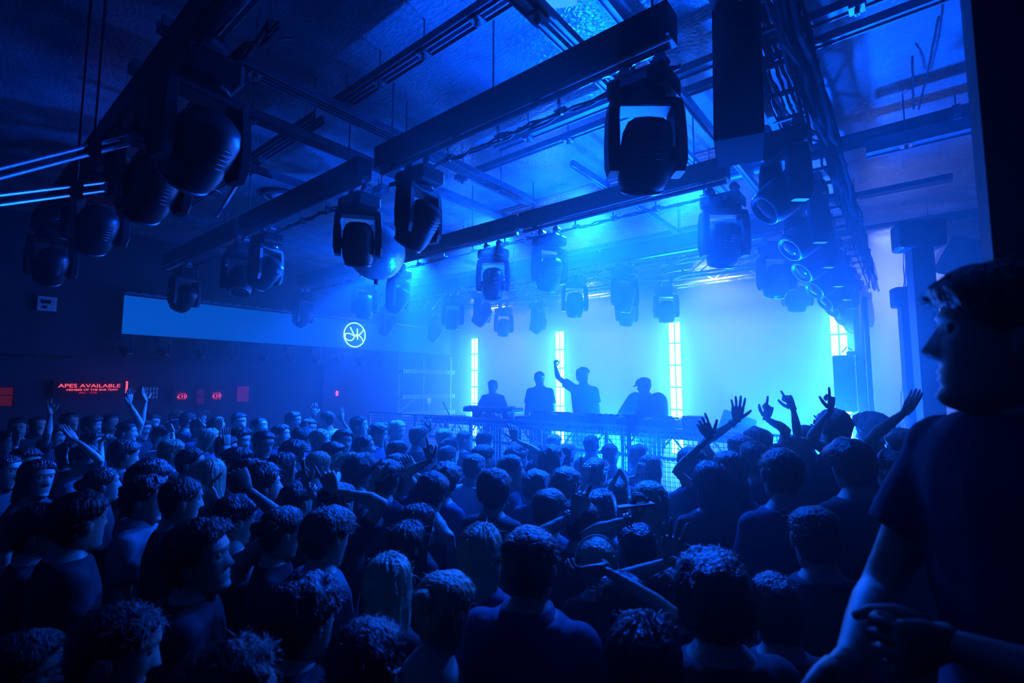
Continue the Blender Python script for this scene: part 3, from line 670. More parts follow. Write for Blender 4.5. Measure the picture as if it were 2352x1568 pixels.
# ---------------------------------------------------------------- video screen, neon sign, small lights under it
SX = -10.85
sc = empty('video_screen', (SX, 6.36, 0), 'long glowing blue video screen strip high on the bar wall', 'screen')
MB().box((-0.05, 0, 3.46), (0.08, 8.0, 0.70)).build('panel_back', 'black_metal', sc)
MB().box((-0.002, 0, 3.46), (0.012, 8.0, 0.69)).build('display', 'screen_on', sc)
m = MB(); m.box((-0.03, 0, 3.845), (0.12, 8.0, 0.03))
for i in range(40): m.box((0.03, -3.9 + i * 0.2, 3.86), (0.03, 0.13, 0.035))
m.build('top_rail', 'steel', sc)
MB().box((-0.2, 0, 3.46), (0.3, 7.6, 0.1)).build('wall_bracket', 'black_metal', sc)
ns = empty('neon_sign', (SX + 0.03, 7.02, 3.46), 'round white neon sign with looping letters on the video screen', 'neon sign')
def nt_(name, pts, cls=False):
    P = [Vector((0.02, u * 0.30, v * 0.30)) for u, v in pts]
    Q = []
    n = len(P)
    for i in range(n - 1):   # smooth curve through the points
        a, b_, c_, d_ = P[max(i - 1, 0)], P[i], P[i + 1], P[min(i + 2, n - 1)]
        for k in range(6):
            t = k / 6; Q.append(0.5 * ((2 * b_) + (c_ - a) * t + (2 * a - 5 * b_ + 4 * c_ - d_) * t * t + (3 * b_ - a - 3 * c_ + d_) * t ** 3))
    Q.append(P[-1]); MB().tube(Q, 0.012, 8).build(name, 'neon', ns, True)
nt_('ring_tube', [(math.cos(2 * PI * i / 24), math.sin(2 * PI * i / 24)) for i in range(25)])
nt_('letter_tube', [(-.45, .62), (-.2, .2), (-.05, -.1), (-.2, -.42), (-.55, -.5), (-.88, -.3), (-.85, .02), (-.5, .08), (-.1, -.05), (.2, -.08)])
nt_('letter_tube', [(.22, .55), (.25, .1), (.27, -.38)])
nt_('letter_tube', [(.82, .5), (.6, .2), (.35, 0), (.12, -.1), (.16, .06), (.35, .0), (.6, -.15), (.85, -.5)])
m = [MB().box((0, 0, 0.0), (0.12, 0.2, 0.1), bev=0.01).mesh('base', 'black_plastic'), MB().box((0, 0.1, -0.16), (0.07, 0.025, 0.26), bev=0.006).box((0, 0, -0.06), (0.07, 0.2, 0.025)).mesh('arm', 'black_plastic'),
     MB().lathe([(0.03, 0.13), (0.062, 0.09), (0.07, -0.06), (0.07, -0.1), (0.055, -0.1)], 16).mesh('head', 'black_plastic', smooth=True), MB().lathe([(0.056, -0.098), (0.072, -0.108), (0.072, -0.096)], 18).mesh('lens_ring', 'ring', smooth=True)]
for i, px in enumerate((290, 377, 460, 535, 605, 668, 725, 780, 828, 877)):
    yy = 0; p = at_x(px, 770 + (px - 281) * 0.061, SX)
    r_ = empty('small_moving_light', (SX - 0.02, p.y, 3.04), '%s of ten small moving lights under the video screen, counted from the dark wall' % ['first', 'second', 'third', 'fourth', 'fifth', 'sixth', 'seventh', 'eighth', 'ninth', 'tenth'][i], 'stage light', 'small moving lights under the screen')
    link('base', m[0], r_); link('arm', m[1], r_); hd = link('head', m[2], r_, mtx=Matrix.Translation((0, 0, -0.24)) @ Matrix.Rotation(math.radians(-30), 4, 'Y') @ Matrix.Rotation(math.radians(22), 4, 'X')); link('lens_ring', m[3], hd)

# ---------------------------------------------------------------- bar wall: soffit, signs, menus
struct(MB().box((-11.2, 2.3, 3.85), (0.3, 8.2, 2.3)).build('wall_bar', 'wall'))
def text_on_wall(body, px, py, hgt, w_px, m_, parent, depth=0.004, X=-11.24):
    c = at_x(px, py, X); cu = bpy.data.curves.new('lettering', 'FONT'); cu.body = body; cu.align_x = 'CENTER'; cu.align_y = 'CENTER'; cu.extrude = depth; cu.size = 1.0
    o = bpy.data.objects.new('lettering', cu); COL.objects.link(o)
    dg = bpy.context.evaluated_depsgraph_get(); me = bpy.data.meshes.new_from_object(o.evaluated_get(dg), depsgraph=dg); me.materials.clear(); me.materials.append(M[m_])
    bpy.data.objects.remove(o); bpy.data.curves.remove(cu); o = bpy.data.objects.new('lettering', me); COL.objects.link(o)
    bpy.context.view_layer.update(); d = o.dimensions
    yl, yr = at_x(px - w_px / 2, py, X).y, at_x(px + w_px / 2, py, X).y; zt_, zb_ = at_x(px, py - hgt / 2, X).z, at_x(px, py + hgt / 2, X).z
    sx, sy = (yr - yl) / max(d.x, 1e-3), (zt_ - zb_) / max(d.y, 1e-3)
    R = Matrix(((0, 0, 1), (1, 0, 0), (0, 1, 0))).to_4x4()
    o.matrix_world = Matrix.Translation(c) @ R @ Matrix.Diagonal((sx, sy, 1, 1)); o.parent = parent; o.matrix_parent_inverse = parent.matrix_world.inverted()
    return o
def wall_board(px0, py0, px1, py1, label, cat, m_='black_plastic', X=-11.3, nm='menu_board'):
    a, b_ = at_x(px0, py0, X), at_x(px1, py1, X); c = (a + b_) / 2
    rt = empty(nm, (X, c.y, c.z), label, cat)
    MB().box((0.02, 0, 0), (0.04, b_.y - a.y, a.z - b_.z)).build('panel', m_, rt); bpy.context.view_layer.update()
    return rt
s1 = wall_board(122, 872, 297, 910, 'red lit bar sign offering something available from the bar team', 'sign', nm='bar_sign')
text_on_wall('APES AVAILABLE', 208, 886, 8, 142, 'red_on', s1); text_on_wall('MEMBER OF THE BAR TEAM', 213, 895, 4.2, 116, 'red_on', s1); text_on_wall('ALL - £10', 202, 901.5, 4.2, 40, 'red_dim', s1)
a, b_ = at_x(284, 876, -11.24), at_x(286, 904, -11.24); MB().box((0.04 - 0.02, b_.y - s1.location.y + 0.03, 0.02), (0.05, 0.03, 0.22)).build('lit_edge', 'red_on', s1)
s2 = wall_board(398, 884, 442, 924, 'red lettered menu beside the glass fronted fridge', 'menu'); text_on_wall('4 FOR', 418, 904.5, 4, 19, 'red_dim', s2); text_on_wall('£10', 418, 910.5, 7, 22, 'red_on', s2); text_on_wall('J BOMBS', 418, 915.5, 3, 20, 'red_dim', s2)
s3 = wall_board(447, 884, 474, 930, 'dim spirit menu between the two red price menus', 'menu')
for i, t_ in enumerate(('SINGLE', 'SPIRIT', 'MIXER', '£4.50', 'DOUBLE', 'SPIRIT', 'MIXER', '£5.50')): text_on_wall(t_, 460.5, 897.5 + i * 3.9 + (2 if i > 3 else 0), 2.8, 17 if i % 4 != 3 else 12, 'magenta_dim', s3)
s4 = wall_board(480, 884, 520, 924, 'red price menu farthest from the bar sign', 'menu'); text_on_wall('3 FOR', 498, 903, 4, 18, 'red_dim', s4); text_on_wall('£10', 498, 909, 7, 20, 'red_on', s4); text_on_wall("VK'S", 498, 915, 4, 18, 'red_dim', s4)
s5 = wall_board(545, 887, 569, 921, 'dim purple poster on the bar wall past the menus', 'poster', 'magenta_dim', nm='wall_poster')
fr = wall_board(331, 886, 363, 918, 'glass fronted bar fridge glowing faint blue', 'fridge', nm='bar_fridge')
M['fridge_on'] = emis('fridge_on', (0.02, 0.09, 0.6), 0.35)
a, b_ = at_x(333, 888, -11.25), at_x(361, 916, -11.25)
MB().box((0.045, 0, 0), (0.01, b_.y - a.y, a.z - b_.z)).build('glass_front', 'fridge_on', fr); m = MB()
for i in range(5): m.box((0.055, (i / 4 - 0.5) * (b_.y - a.y), 0), (0.012, 0.016, a.z - b_.z))
for j in range(4): m.box((0.055, 0, (j / 3 - 0.5) * (a.z - b_.z)), (0.012, b_.y - a.y, 0.016))
m.build('bar_grid', 'black_metal', fr)
M['orange_dim'] = emis('orange_dim', (0.8, 0.05, 0.02), 0.05)
w1 = wall_board(-20, 890, 29, 931, 'dim orange lit window pane at the dark edge of the bar', 'window', 'orange_dim', nm='lit_window'); m = MB()
for yy in (-0.12, 0.12): m.box((0.045, yy, 0), (0.012, 0.012, 0.4))
m.box((0.045, 0, 0.02), (0.012, 0.5, 0.012)); m.build('glazing_bar', 'black_metal', w1)
c = at_x(774, 903, -11.2); o = MB().ball((0, 0, 0), 0.05, 10, 8, (0.6, 0.7, 1.4)).build('exit_lamp', emis('red_lamp', (1.0, 0.12, 0.2), 1.3)); o.location = (-11.2, c.y, c.z); tag(o, 'small bright red lamp on the wall before the stage rack', 'lamp')
c = at_x(108, 697, -11.0); rt = empty('wall_box', (-11.03, c.y, c.z), 'small pale square box high on the dark bar wall', 'wall box')
M['pale_lit'] = mat('pale_plastic', (0.8, 0.82, 0.85), 0.5)
MB().box((0, 0, 0), (0.06, 0.24, 0.24), bev=0.01).build('case', 'pale_lit', rt); MB().box((0.035, -0.01, 0.03), (0.012, 0.11, 0.06)).lathe([(0.03, 0), (0.02, 0.02)], 10, (0.03, -0.02, -0.06), Matrix.Rotation(PI / 2, 3, 'Y')).build('dial', 'black_plastic', rt)
# ---------------------------------------------------------------- people: body, face, hands, hair, clothes
TMP = bpy.data.scenes.new('tmp_build')
def fuse(mb, voxel, smooth=6, fac=0.5):
    """Fuses overlapping solids into one continuous skin; returns vertices and faces."""
    me = bpy.data.meshes.new('t'); me.from_pydata(mb.v, [], mb.f)
    o = bpy.data.objects.new('t', me); TMP.collection.objects.link(o)
    r = o.modifiers.new('r', 'REMESH'); r.mode = 'VOXEL'; r.voxel_size = voxel
    s = o.modifiers.new('s', 'SMOOTH'); s.iterations = smooth; s.factor = fac
    with bpy.context.temp_override(scene=TMP, view_layer=TMP.view_layers[0]):
        dg = bpy.context.evaluated_depsgraph_get()
    dg.update()
    m2 = bpy.data.meshes.new_from_object(o.evaluated_get(dg), depsgraph=dg)
    n = len(m2.vertices); co = np.empty(n * 3, dtype=np.float32); m2.vertices.foreach_get('co', co)
    vs = co.reshape(-1, 3).tolist(); fs = [tuple(p.vertices) for p in m2.polygons]
    bpy.data.objects.remove(o); bpy.data.meshes.remove(me); bpy.data.meshes.remove(m2)
    return vs, fs
def ell(c, rx, ry, n=14, yb=None, pw=0.85):
    out = []
    for j in range(n):
        t = 2 * PI * j / n; sx, sy = math.sin(t), math.cos(t)
        x = rx * math.copysign(abs(sx) ** pw, sx); y = (ry if sy > 0 or yb is None else yb) * math.copysign(abs(sy) ** pw, sy)
        out.append(Vector((c[0] + x, c[1] + y, c[2])))
    return out
HT = np.array([[-.120, .052, -.010, .018], [-.110, .078, -.022, .036], [-.092, .088, -.040, .051], [-.074, .083, -.056, .058], [-.055, .085, -.066, .062], [-.035, .084, -.075, .066],
               [-.015, .085, -.083, .069], [.010, .084, -.092, .072], [.030, .083, -.098, .0745], [.050, .087, -.099, .0755], [.072, .079, -.092, .071], [.092, .062, -.076, .059], [.107, .038, -.048, .039], [.1155, .018, -.024, .020], [.118, .006, -.010, .008]])
def head_pt(th, z):
    yf, yb, w = (np.interp(z, HT[:, 0], HT[:, i]) for i in (1, 2, 3))
    s, c = math.sin(th), math.cos(th)
    x = w * math.copysign(abs(s) ** 0.82, s); y = (yf if c > 0 else -yb) * math.copysign(abs(c) ** 0.82, c)
    if c > 0.2:
        ax = abs(x)
        nz = np.interp(z, [-.032, -.024, -.015, -.004, .012, .03, .045], [0, .017, .026, .021, .013, .005, 0])
        y += nz * math.exp(-(ax / np.interp(z, [-.03, .03], [.0145, .010])) ** 2)
        y -= .010 * math.exp(-((ax - .031) / .016) ** 2 - ((z - .028) / .012) ** 2)
        y += .004 * math.exp(-((z - .048) / .008) ** 2) * math.exp(-((ax - .02) / .03) ** 2)
        y += .0055 * (math.exp(-((z + .049) / .005) ** 2) + math.exp(-((z + .062) / .006) ** 2)) * math.exp(-(ax / .021) ** 2)
        y -= .004 * math.exp(-((z + .0555) / .003) ** 2) * math.exp(-(ax / .02) ** 2)
        y += .004 * math.exp(-((z + .095) / .012) ** 2) * math.exp(-(ax / .02) ** 2)
    return Vector((x, y, z))
def head_mesh(mb, M4, nth=36, nz=34):
    zs = [-.120 + .238 * (0.5 - 0.5 * math.cos(PI * i / nz)) * 0.35 + .238 * (i / nz) * 0.65 for i in range(nz + 1)]
    mb.rings([[M4 @ head_pt(2 * PI * j / nth, z) for j in range(nth)] for z in zs])
    for s in (-1, 1):
        R = Matrix.Rotation(s * -0.35, 3, 'Z') @ Matrix.Rotation(-0.2, 3, 'X')
        b = MB(); b.ball((s * .077, -.012, -.004), 1, 10, 8, (.008, .019, .032), R); b.ball((s * .081, -.018, .006), 1, 10, 8, (.006, .017, .022), R)
        mb.add([M4 @ Vector(v) for v in b.v], b.f)
        b = MB(); b.ball((s * .031, .0675, .028), .0125, 10, 8)
        mb.add([M4 @ Vector(v) for v in b.v], b.f)
def hair_pt(th, z, t, long_):
    zz = max(z, -.02) if long_ else z
    p = head_pt(th, zz); p.z = z
    if long_ and z < -.02:
        k = min(1, (-.02 - z) / .10); p.x *= 1 + .02 * k; p.y = p.y - 0.045 * min(1, (-.02 - z) / .17) if p.y < 0.02 else p.y
    if zz > 0.045 and abs(math.sin(th)) >= 0: pass
    n = Vector((p.x, p.y + .008, max(z, 0) * 1.25)); n.normalize()
    return p + n * t
def hair_mesh(style, seed, M4, strands=0, length=.3):
    rnd = random.Random(seed); mb = MB(); nth, nr = 44, 16
    long_ = style in ('long', 'bob'); L = {'long': length, 'bob': .16}.get(style, 0)
    thick = {'short': .012, 'crop': .007, 'buzz': .004, 'curly': .036, 'afro': .055, 'long': .017, 'bob': .02, 'quiff': .026, 'tied': .012, 'messy': .028, 'mop': .034}[style]
    amp = {'curly': .016, 'afro': .010, 'messy': .014, 'quiff': .010, 'mop': .012, 'short': .009, 'long': .007, 'bob': .007, 'tied': .006}.get(style, .004); fr = {'curly': 34, 'afro': 40, 'messy': 26}.get(style, 18)
    off = Vector((rnd.uniform(0, 9), rnd.uniform(0, 9), rnd.uniform(0, 9)))
    def zmin(th):
        a = abs((th + PI) % (2 * PI) - PI)
        d = math.degrees(a)
        front = .080 if style not in ('mop', 'quiff') else .066
        if long_: side, back = -L * .96, -L
        elif style in ('curly', 'messy', 'mop'): side, back = .004, -.085
        elif style == 'afro': side, back = -.01, -.08
        elif style == 'buzz': side, back = .02, -.06
        else: side, back = .012, -.072
        return float(np.interp(d, [0, 42, 62, 80, 100, 125, 180], [front, front - .004, front - .03, (side + front) / 2 - .02 if not long_ else side * .9, side if not long_ else side, back * .9, back]))
    rows = []
    for i in range(nr + 1):
        s = i / nr; ring = []
        for j in range(nth):
            th = 2 * PI * j / nth; z0 = zmin(th); z = z0 + (.1178 - z0) * (s if not long_ else s ** 0.8)
            p0 = head_pt(th, max(min(z, .117), -.119))
            nz = noise.noise(p0 * fr + off) * amp + noise.noise(p0 * fr * 2.3 + off) * amp * 0.5
            e = min(1, s / 0.22); t = thick * (0.18 + 0.82 * e * e * (3 - 2 * e)) if not long_ else thick * (0.5 + .5 * min(1, s * 5))
            d = abs((th + PI) % (2 * PI) - PI)
            if style == 'quiff' and d < 1.1 and z > .05: t += .015 * (1 - d / 1.1) * max(0, 1 - max(0, z - .085) / .03)
            if long_: nz += .0045 * math.sin(15 * th + off.x + 4 * noise.noise(p0 * 9 + off))
            if style == 'short' and z > .06: t += .006
            p = hair_pt(th, z, t + nz * min(1, s * 4), long_)
            if long_ and z < -.02:
                p.x += .006 * math.sin(th * 9 + z * 20 + off.x) * min(1, -z * 5); p.y += .006 * math.cos(th * 7 + z * 26 + off.y) * min(1, -z * 5)
            ring.append(M4 @ p)
        rows.append(ring)
    mb.rings(rows)
    if style == 'tied':
        for q, r_ in ((Vector((0, -.105, .03)), .04), ):
            b = MB(); b.ball(q, r_, 14, 10); mb.add([M4 @ (Vector(v) + Vector((0, 0, 0)) + noise.noise_vector(Vector(v) * 30) * .006) for v in b.v], b.f)
    if strands:
        for k in range(strands):
            th = rnd.uniform(0, 2 * PI); z0 = zmin(th); z = rnd.uniform(max(z0, -.05), .112)
            p = hair_pt(th, z, thick * rnd.uniform(.7, 1.1), long_); n = Vector((p.x, p.y, max(.01, p.z * 1.1))).normalized()
            dr = Vector((rnd.uniform(-1, 1), rnd.uniform(-1, 1), rnd.uniform(-.8, .3))); dr = (dr - n * dr.dot(n) * .8).normalized()
            ln = rnd.uniform(.02, .05) * (1.5 if long_ else 1); w = n.cross(dr).normalized() * .0008
            q = [p, p + dr * ln * .5 + n * ln * .22, p + dr * ln + n * ln * rnd.uniform(-.1, .3)]
            mb.add([M4 @ v for v in (q[0] - w * 2, q[0] + w * 2, q[1] - w, q[1] + w, q[2])], [(0, 1, 3, 2), (2, 3, 4)])
    return mb
def hand_mesh(mb, W, d, n, typ, side, sc=1.0):
    """Palm with four unequal fingers and a side thumb. W wrist, d pointing direction, n palm normal (the way fingers curl)."""
    d = d.normalized(); n = (n - d * n.dot(d)).normalized(); a = d.cross(n) * side      # a: towards the thumb
    P = lambda x, y, z: W + (a * x + d * y + n * z) * sc
    rg = []
    for y, hw, th in ((-.012, .026, .018), (.012, .029, .017), (.045, .039, .016), (.078, .042, .0135), (.094, .039, .010)):
        rg.append([P(hw * math.copysign(abs(math.cos(t)) ** .7, math.cos(t)), y, th * math.sin(t)) for t in [2 * PI * k / 12 for k in range(12)]])
    mb.rings(rg)
    C = {'open': (.18, .12, .16, .22), 'flat': (.1, .08, .08, .1), 'relax': (.5, .55, .6, .65), 'fist': (1.45, 1.5, 1.5, 1.5), 'point': (.06, 1.4, 1.45, 1.5), 'horns': (.06, 1.4, 1.45, .1), 'peace': (.06, .08, 1.45, 1.5), 'grip': (.95, 1.0, 1.05, 1.1), 'claw': (.35, .6, .75, .85)}[typ]
    SP = {'open': .20, 'flat': .05, 'claw': .16, 'peace': .16, 'horns': .12}.get(typ, .03)
    for k in range(4):
        x = (.031, .0105, -.0105, -.030)[k]; ln = (.072, .080, .074, .058)[k]; r = (.0088, .0092, .0086, .0076)[k]
        spread = (1, .3, -.4, -1.1)[k] * SP; ang = 0; p = Vector((x, .085 - (.006 if k == 3 else 0), 0)); pts = [p.copy()]; rr = [r]
        for seg, f in enumerate((.44, .31, .25)):
            ang += C[k] * (.75, 1.15, .8)[seg]
            dv = Vector((math.sin(spread) * math.cos(ang), math.cos(spread) * math.cos(ang), math.sin(ang)))
            p = p + dv * ln * f; pts.append(p.copy()); rr.append(r * (1.0, .92, .74)[seg])
        pts.append(p + dv * r * .5); rr.append(r * .35)
        mb.tube([P(*q) for q in pts], [v * sc for v in rr], 8)
    tc = {'fist': (.3, .9), 'point': (.35, .8), 'grip': (.5, .7), 'open': (.95, .1), 'claw': (1.0, .25), 'horns': (.4, .8), 'peace': (.4, .8)}.get(typ, (.55, .2))
    p = Vector((.026, .018, .006)); pts = [p.copy()]; rr = [.0125]; an = tc[0]
    for ln, r in ((.042, .0115), (.03, .0100), (.024, .0078)):
        dv = Vector((math.sin(an), math.cos(an), .35 + tc[1] * .6)).normalized(); p = p + dv * ln; pts.append(p.copy()); rr.append(r); an -= tc[1] * .6
    pts.append(p + dv * .004); rr.append(.003)
    mb.tube([P(*q) for q in pts], [v * sc for v in rr], 8)
def ik(S, T, la, lb, hint):
    v = T - S; D = v.length; mx = (la + lb) * .985
    if D > mx: T = S + v * (mx / D); D = mx; v = T - S
    D = max(D, abs(la - lb) + .03); x = (la * la - lb * lb + D * D) / (2 * D); h = math.sqrt(max(la * la - x * x, 0)); u = v.normalized()
    p = (hint - u * hint.dot(u)); p = p.normalized() if p.length > 1e-4 else u.orthogonal()
    return S + u * x + p * h, T
REST = {'down': ((.02, .06, -.318), (.03, .12, -.42), 'relax'), 'front': ((-.02, .20, -.16), (-.06, .27, -.12), 'relax'), 'hold': ((-.05, .16, -.08), (-.07, .22, -.03), 'grip')}
def person(loc, h, rz, label, hair='short', hcol='hair_black', cloth='cloth_black', skin='skin', build=1.0, arms=(None, None), head=(0, 0, 0), sleeve='short', fine=0, strands=0, lean=0.0, seed=0, hand_type=('relax', 'relax'), group='people in the crowd', hair_len=.3, cap=False, collar=False, female=False, elbow=(None, None), jacket=0.0, acc=()):
    """loc: floor point; arms: per side None or (wrist, tip) in world space, or a REST name. Sides: 0 left, 1 right."""
    k = h / 1.75; hs = k ** 0.5 * (0.97 if female else 1.0)
    bw = build * (0.90 if female else 1.0)
    W2L = (Matrix.Translation(loc) @ Matrix.Rotation(rz, 4, 'Z')).inverted()
    vox = (.023, .017, .011)[fine]
    def y_of(z): return lean * max(0, (z / h - .5)) * h
    HUP = 0
    T = [(.46, .150, .105), (.50, .165, .115), (.56, .152, .108), (.62, .138 if not female else .122, .100), (.70, .158 if not female else .142, .112 if not female else .118), (.785, .172 if not female else .155, .112), (.818, .166 if not female else .150, .096), (.843, .128, .082), (.860, .090, .070), (.876, .066, .062)]
    def rings_t(infl=0.0, lo=0, hi=10): return [ell((0, y_of(z * h), z * h), (rx * bw + infl) * k, (ry * bw ** .7 + infl) * k, 16) for z, rx, ry in T[lo:hi]]
    hc = Vector((0, y_of(.93 * h) + .030 * k + lean * .04, h - .128 * hs)); 
    HM = Matrix.Translation(hc) @ Matrix.Rotation(head[0], 4, 'Z') @ Matrix.Rotation(head[1], 4, 'X') @ Matrix.Rotation(head[2], 4, 'Y') @ Matrix.Scale(hs, 4)
    core = MB(); core.rings(rings_t())
    nb = Vector((0, y_of(.83 * h) - .012 * k, .815 * h)); nt_p = hc + Vector((0, -.018, -.03)) * hs
    nr = (.056 if not female else .047) * hs * build ** .3
    core.tube([nb, nb.lerp(nt_p, .4), nb.lerp(nt_p, .75), nt_p], [nr * 1.35, nr * 1.02, nr * .98, nr], 14)
    sh = MB(); infl = .014 + jacket; sh.rings(rings_t(infl, 1, 9))
    hands = []; la, lb = .172 * h, .152 * h
    for sd in (0, 1):
        s = -1 if sd == 0 else 1
        S = Vector((s * .150 * bw * k * (1.0 if not female else 1.0), y_of(.80 * h), .812 * h)); a = arms[sd]
        if a is None: a = 'down'
        if isinstance(a, str):
            w, t, ht = REST[a]; Tw = S + Vector((s * w[0], w[1], w[2])) * h; Tt = S + Vector((s * t[0], t[1], t[2])) * h
        else: Tw, Tt = W2L @ a[0], W2L @ a[1]; ht = hand_type[sd]
        up = Tw.z > S.z
        if up: S = S + Vector((-s * .012, 0, .03 * k))
        hint = Vector((s * .8, -.5, -.6)) if not up else Vector((s * .4, .25, -.8)) if elbow[sd] is None else (W2L.to_3x3() @ elbow[sd])
        E, Wp = ik(S, Tw, la, lb, hint); hd = (Tt - Tw).normalized() if (Tt - Tw).length > 1e-3 else (Wp - E).normalized()
        q = bw ** .6 * k * (0.82 if female else 1.0)
        ar = [.054 * q, .050 * q, .046 * q, .038 * q, .041 * q, .036 * q, .026 * q, .025 * q]
        def lerp3(t): return S.lerp(E, t) if t <= 1 else E.lerp(Wp, t - 1)
        core.tube([lerp3(t) for t in (0, .3, .6, 1, 1.25, 1.5, 1.9, 2.0)], ar, 12)
        if sleeve == 'short': sh.tube([lerp3(t) for t in (-.05, .2, .45, .62)], [(r + infl * (1 + .5 * i)) for i, r in enumerate(ar[:4])], 12); sh.ball(S, .062 * q + infl, 10, 8)
        elif sleeve == 'long': sh.tube([lerp3(t) for t in (-.05, .3, .6, 1, 1.3, 1.6, 1.93)], [r + infl * 1.2 for r in ar[:7]], 12); sh.ball(S, .062 * q + infl, 10, 8)
        hands.append((Wp, hd, ht, s, E))
    for s in (-1, 1):
        x = s * .082 * k
        core.tube([(x, 0, .50 * h), (x, .004, .40 * h), (x * 1.02, .01, .28 * h), (x * 1.02, -.004, .20 * h), (x * 1.02, -.012, .10 * h), (x * 1.02, -.012, .035 * h)], [.086 * k * bw, .080 * k * bw, .056 * k, .054 * k, .040 * k, .038 * k], 12)
        core.box((x * 1.05, .045 * k, .028 * k), (.085 * k, .25 * k, .056 * k), bev=.02 * k)
    if fine >= 1: head_mesh(core, HM, 40, 40) if False else None
    vs, fs = fuse(core, vox, 4 if fine < 2 else 6)
    bodym = MB(); bodym.add(vs, fs)
    head_mesh(bodym, HM, 36 if fine else 26, 40 if fine else 26)
    for Wp, hd, ht, s, E in hands:
        fa = (Wp - E).normalized(); inward = Vector((-s, .2, 0))
        nrm = inward - hd * inward.dot(hd)
        if nrm.length < .2: nrm = Vector((0, 1, 0)) - hd * hd.y
        if ht in ('open', 'flat', 'claw', 'horns', 'point', 'peace'): nrm = Vector((-.25 * s, 1, 0)); nrm = nrm - hd * nrm.dot(hd)
        hand_mesh(bodym, Wp, hd, nrm, ht, s if nrm.dot(inward) > -9 else -s, hs * (.9 if female else 1.0))
    body = bodym.build('person', skin, None, True)
    body.location = loc; body.rotation_euler = (0, 0, rz); tag(body, label, 'person', group)
    if sleeve != 'none':
        v2, f2 = fuse(sh, vox * 1.05, 5)
        st_ = MB(); st_.add(v2, f2); so = st_.build('jacket' if jacket > .01 else 'shirt', cloth, body, True)
        if collar:
            c = MB(); cz = .868 * h; c.rings([ell((0, y_of(cz) - .006, cz - .03 * k), .098 * k, .088 * k, 18), ell((0, y_of(cz) - .006, cz + .012 * k), .080 * k, .074 * k, 18), ell((0, y_of(cz) - .006, cz + .012 * k), .072 * k, .066 * k, 18)], cap=False); c.build('collar', cloth, so, True)
    else:
        st_ = MB(); v2, f2 = fuse(MB().rings([r for r in rings_t(.012, 1, 6)]), vox * 1.05, 3); st_.add(v2, f2)
        for s in (-1, 1): st_.tube([(s * .085 * k, .095 * k, .76 * h), (s * .08 * k, .05 * k, .838 * h), (s * .08 * k, -.06 * k, .83 * h), (s * .085 * k, -.105 * k, .75 * h)], .010, 6)
        st_.build('top', cloth, body, True)
    key = ('tr', round(h, 2), round(build, 2), female)
    if key not in CACHE:
        t = MB(); t.rings([ell((0, 0, z * h), (rx * bw + .02) * k, (ry * bw ** .7 + .02) * k, 14) for z, rx, ry in ((.455, .150, .105), (.50, .165, .115), (.555, .153, .108))])
        for s in (-1, 1):
            x = s * .084 * k; t.tube([(x, 0, .52 * h), (x, .004, .40 * h), (x, .01, .28 * h), (x, -.008, .14 * h), (x, -.008, .05 * h)], [.098 * k * bw, .092 * k * bw, .07 * k, .058 * k, .055 * k], 12)
        CACHE[key] = t.mesh('trousers', 'denim', True)
    link('trousers', CACHE[key], body)
    if hair:
        ho = hair_mesh(hair, seed, HM, strands, hair_len).build('hair', hcol, body, True)
    if cap:
        c = MB(); rows = []
        for i in range(9):
            s = i / 8; rows.append([HM @ hair_pt(2 * PI * j / 28, .045 + .074 * s, .020 + .006 * math.sin(PI * s), False) for j in range(28)])
        c.rings(rows); co = c.build('cap', cloth, body, True)
        b = MB(); b.rings([[HM @ Vector((.07 * math.sin(t) * q[0], .075 + .085 * q[1] * max(0, math.cos(t)) , .05 - .012 * q[1] * max(0, math.cos(t)) + q[2])) for t in [2 * PI * j / 20 for j in range(20)]] for q in ((.95, .9, -.004), (1, 1, 0), (.95, .9, .005))]); b.build('brim', cloth, co, True)
    body['kind'] = 'thing'
    if 'necklace' in acc:
        c = MB(); c.tube([nb + Vector(((nr * 1.5) * math.sin(t), (nr * 1.45) * math.cos(t) + .012, .052 * k - .03 * max(0, math.cos(t)))) for t in [2 * PI * j / 24 for j in range(25)]], .004, 6, cap=False); c.build('necklace', 'steel', body, True)
    if 'glasses' in acc:
        c = MB()
        for s in (-1, 1):
            c.tube([HM @ Vector((s * .033 + .024 * math.cos(t), .096, .030 + .018 * math.sin(t))) for t in [2 * PI * j / 12 for j in range(13)]], .0025, 6, cap=False); c.tube([HM @ Vector((s * .057, .09, .034)), HM @ Vector((s * .083, -.005, .03))], .0025, 6)
        c.tube([HM @ Vector((-.009, .098, .034)), HM @ Vector((.009, .098, .034))], .0025, 6); c.build('glasses', 'black_plastic', body)
    if 'band' in acc:
        c = MB(); c.tube([HM @ Vector((.098 * math.sin(t), .02 - .03 * math.cos(t) * 0, .022 + .112 * math.cos(t))) for t in [-1.5 + 3.0 * j / 16 for j in range(17)]], .007, 6); c.build('hair_band', 'label_white', body, True)
    for sd in (0, 1):
        if ('bracelet%d' % sd) in acc:
            Wp, hd, ht, s, E = hands[sd]; f = (Wp - E).normalized(); u = f.orthogonal().normalized(); v = f.cross(u)
            c = MB()
            for q in (.03, .045): c.tube([Wp - f * q + (u * math.cos(t) + v * math.sin(t)) * .033 * k for t in [2 * PI * j / 16 for j in range(17)]], .0045, 6, cap=False)
            c.build('bracelet', 'steel', body, True)
    HANDS[label] = [(W2L.inverted() @ Wp, W2L.inverted().to_3x3() @ hd) for Wp, hd, ht, s, E in hands]
    return body
CACHE = {}
HANDS = {}
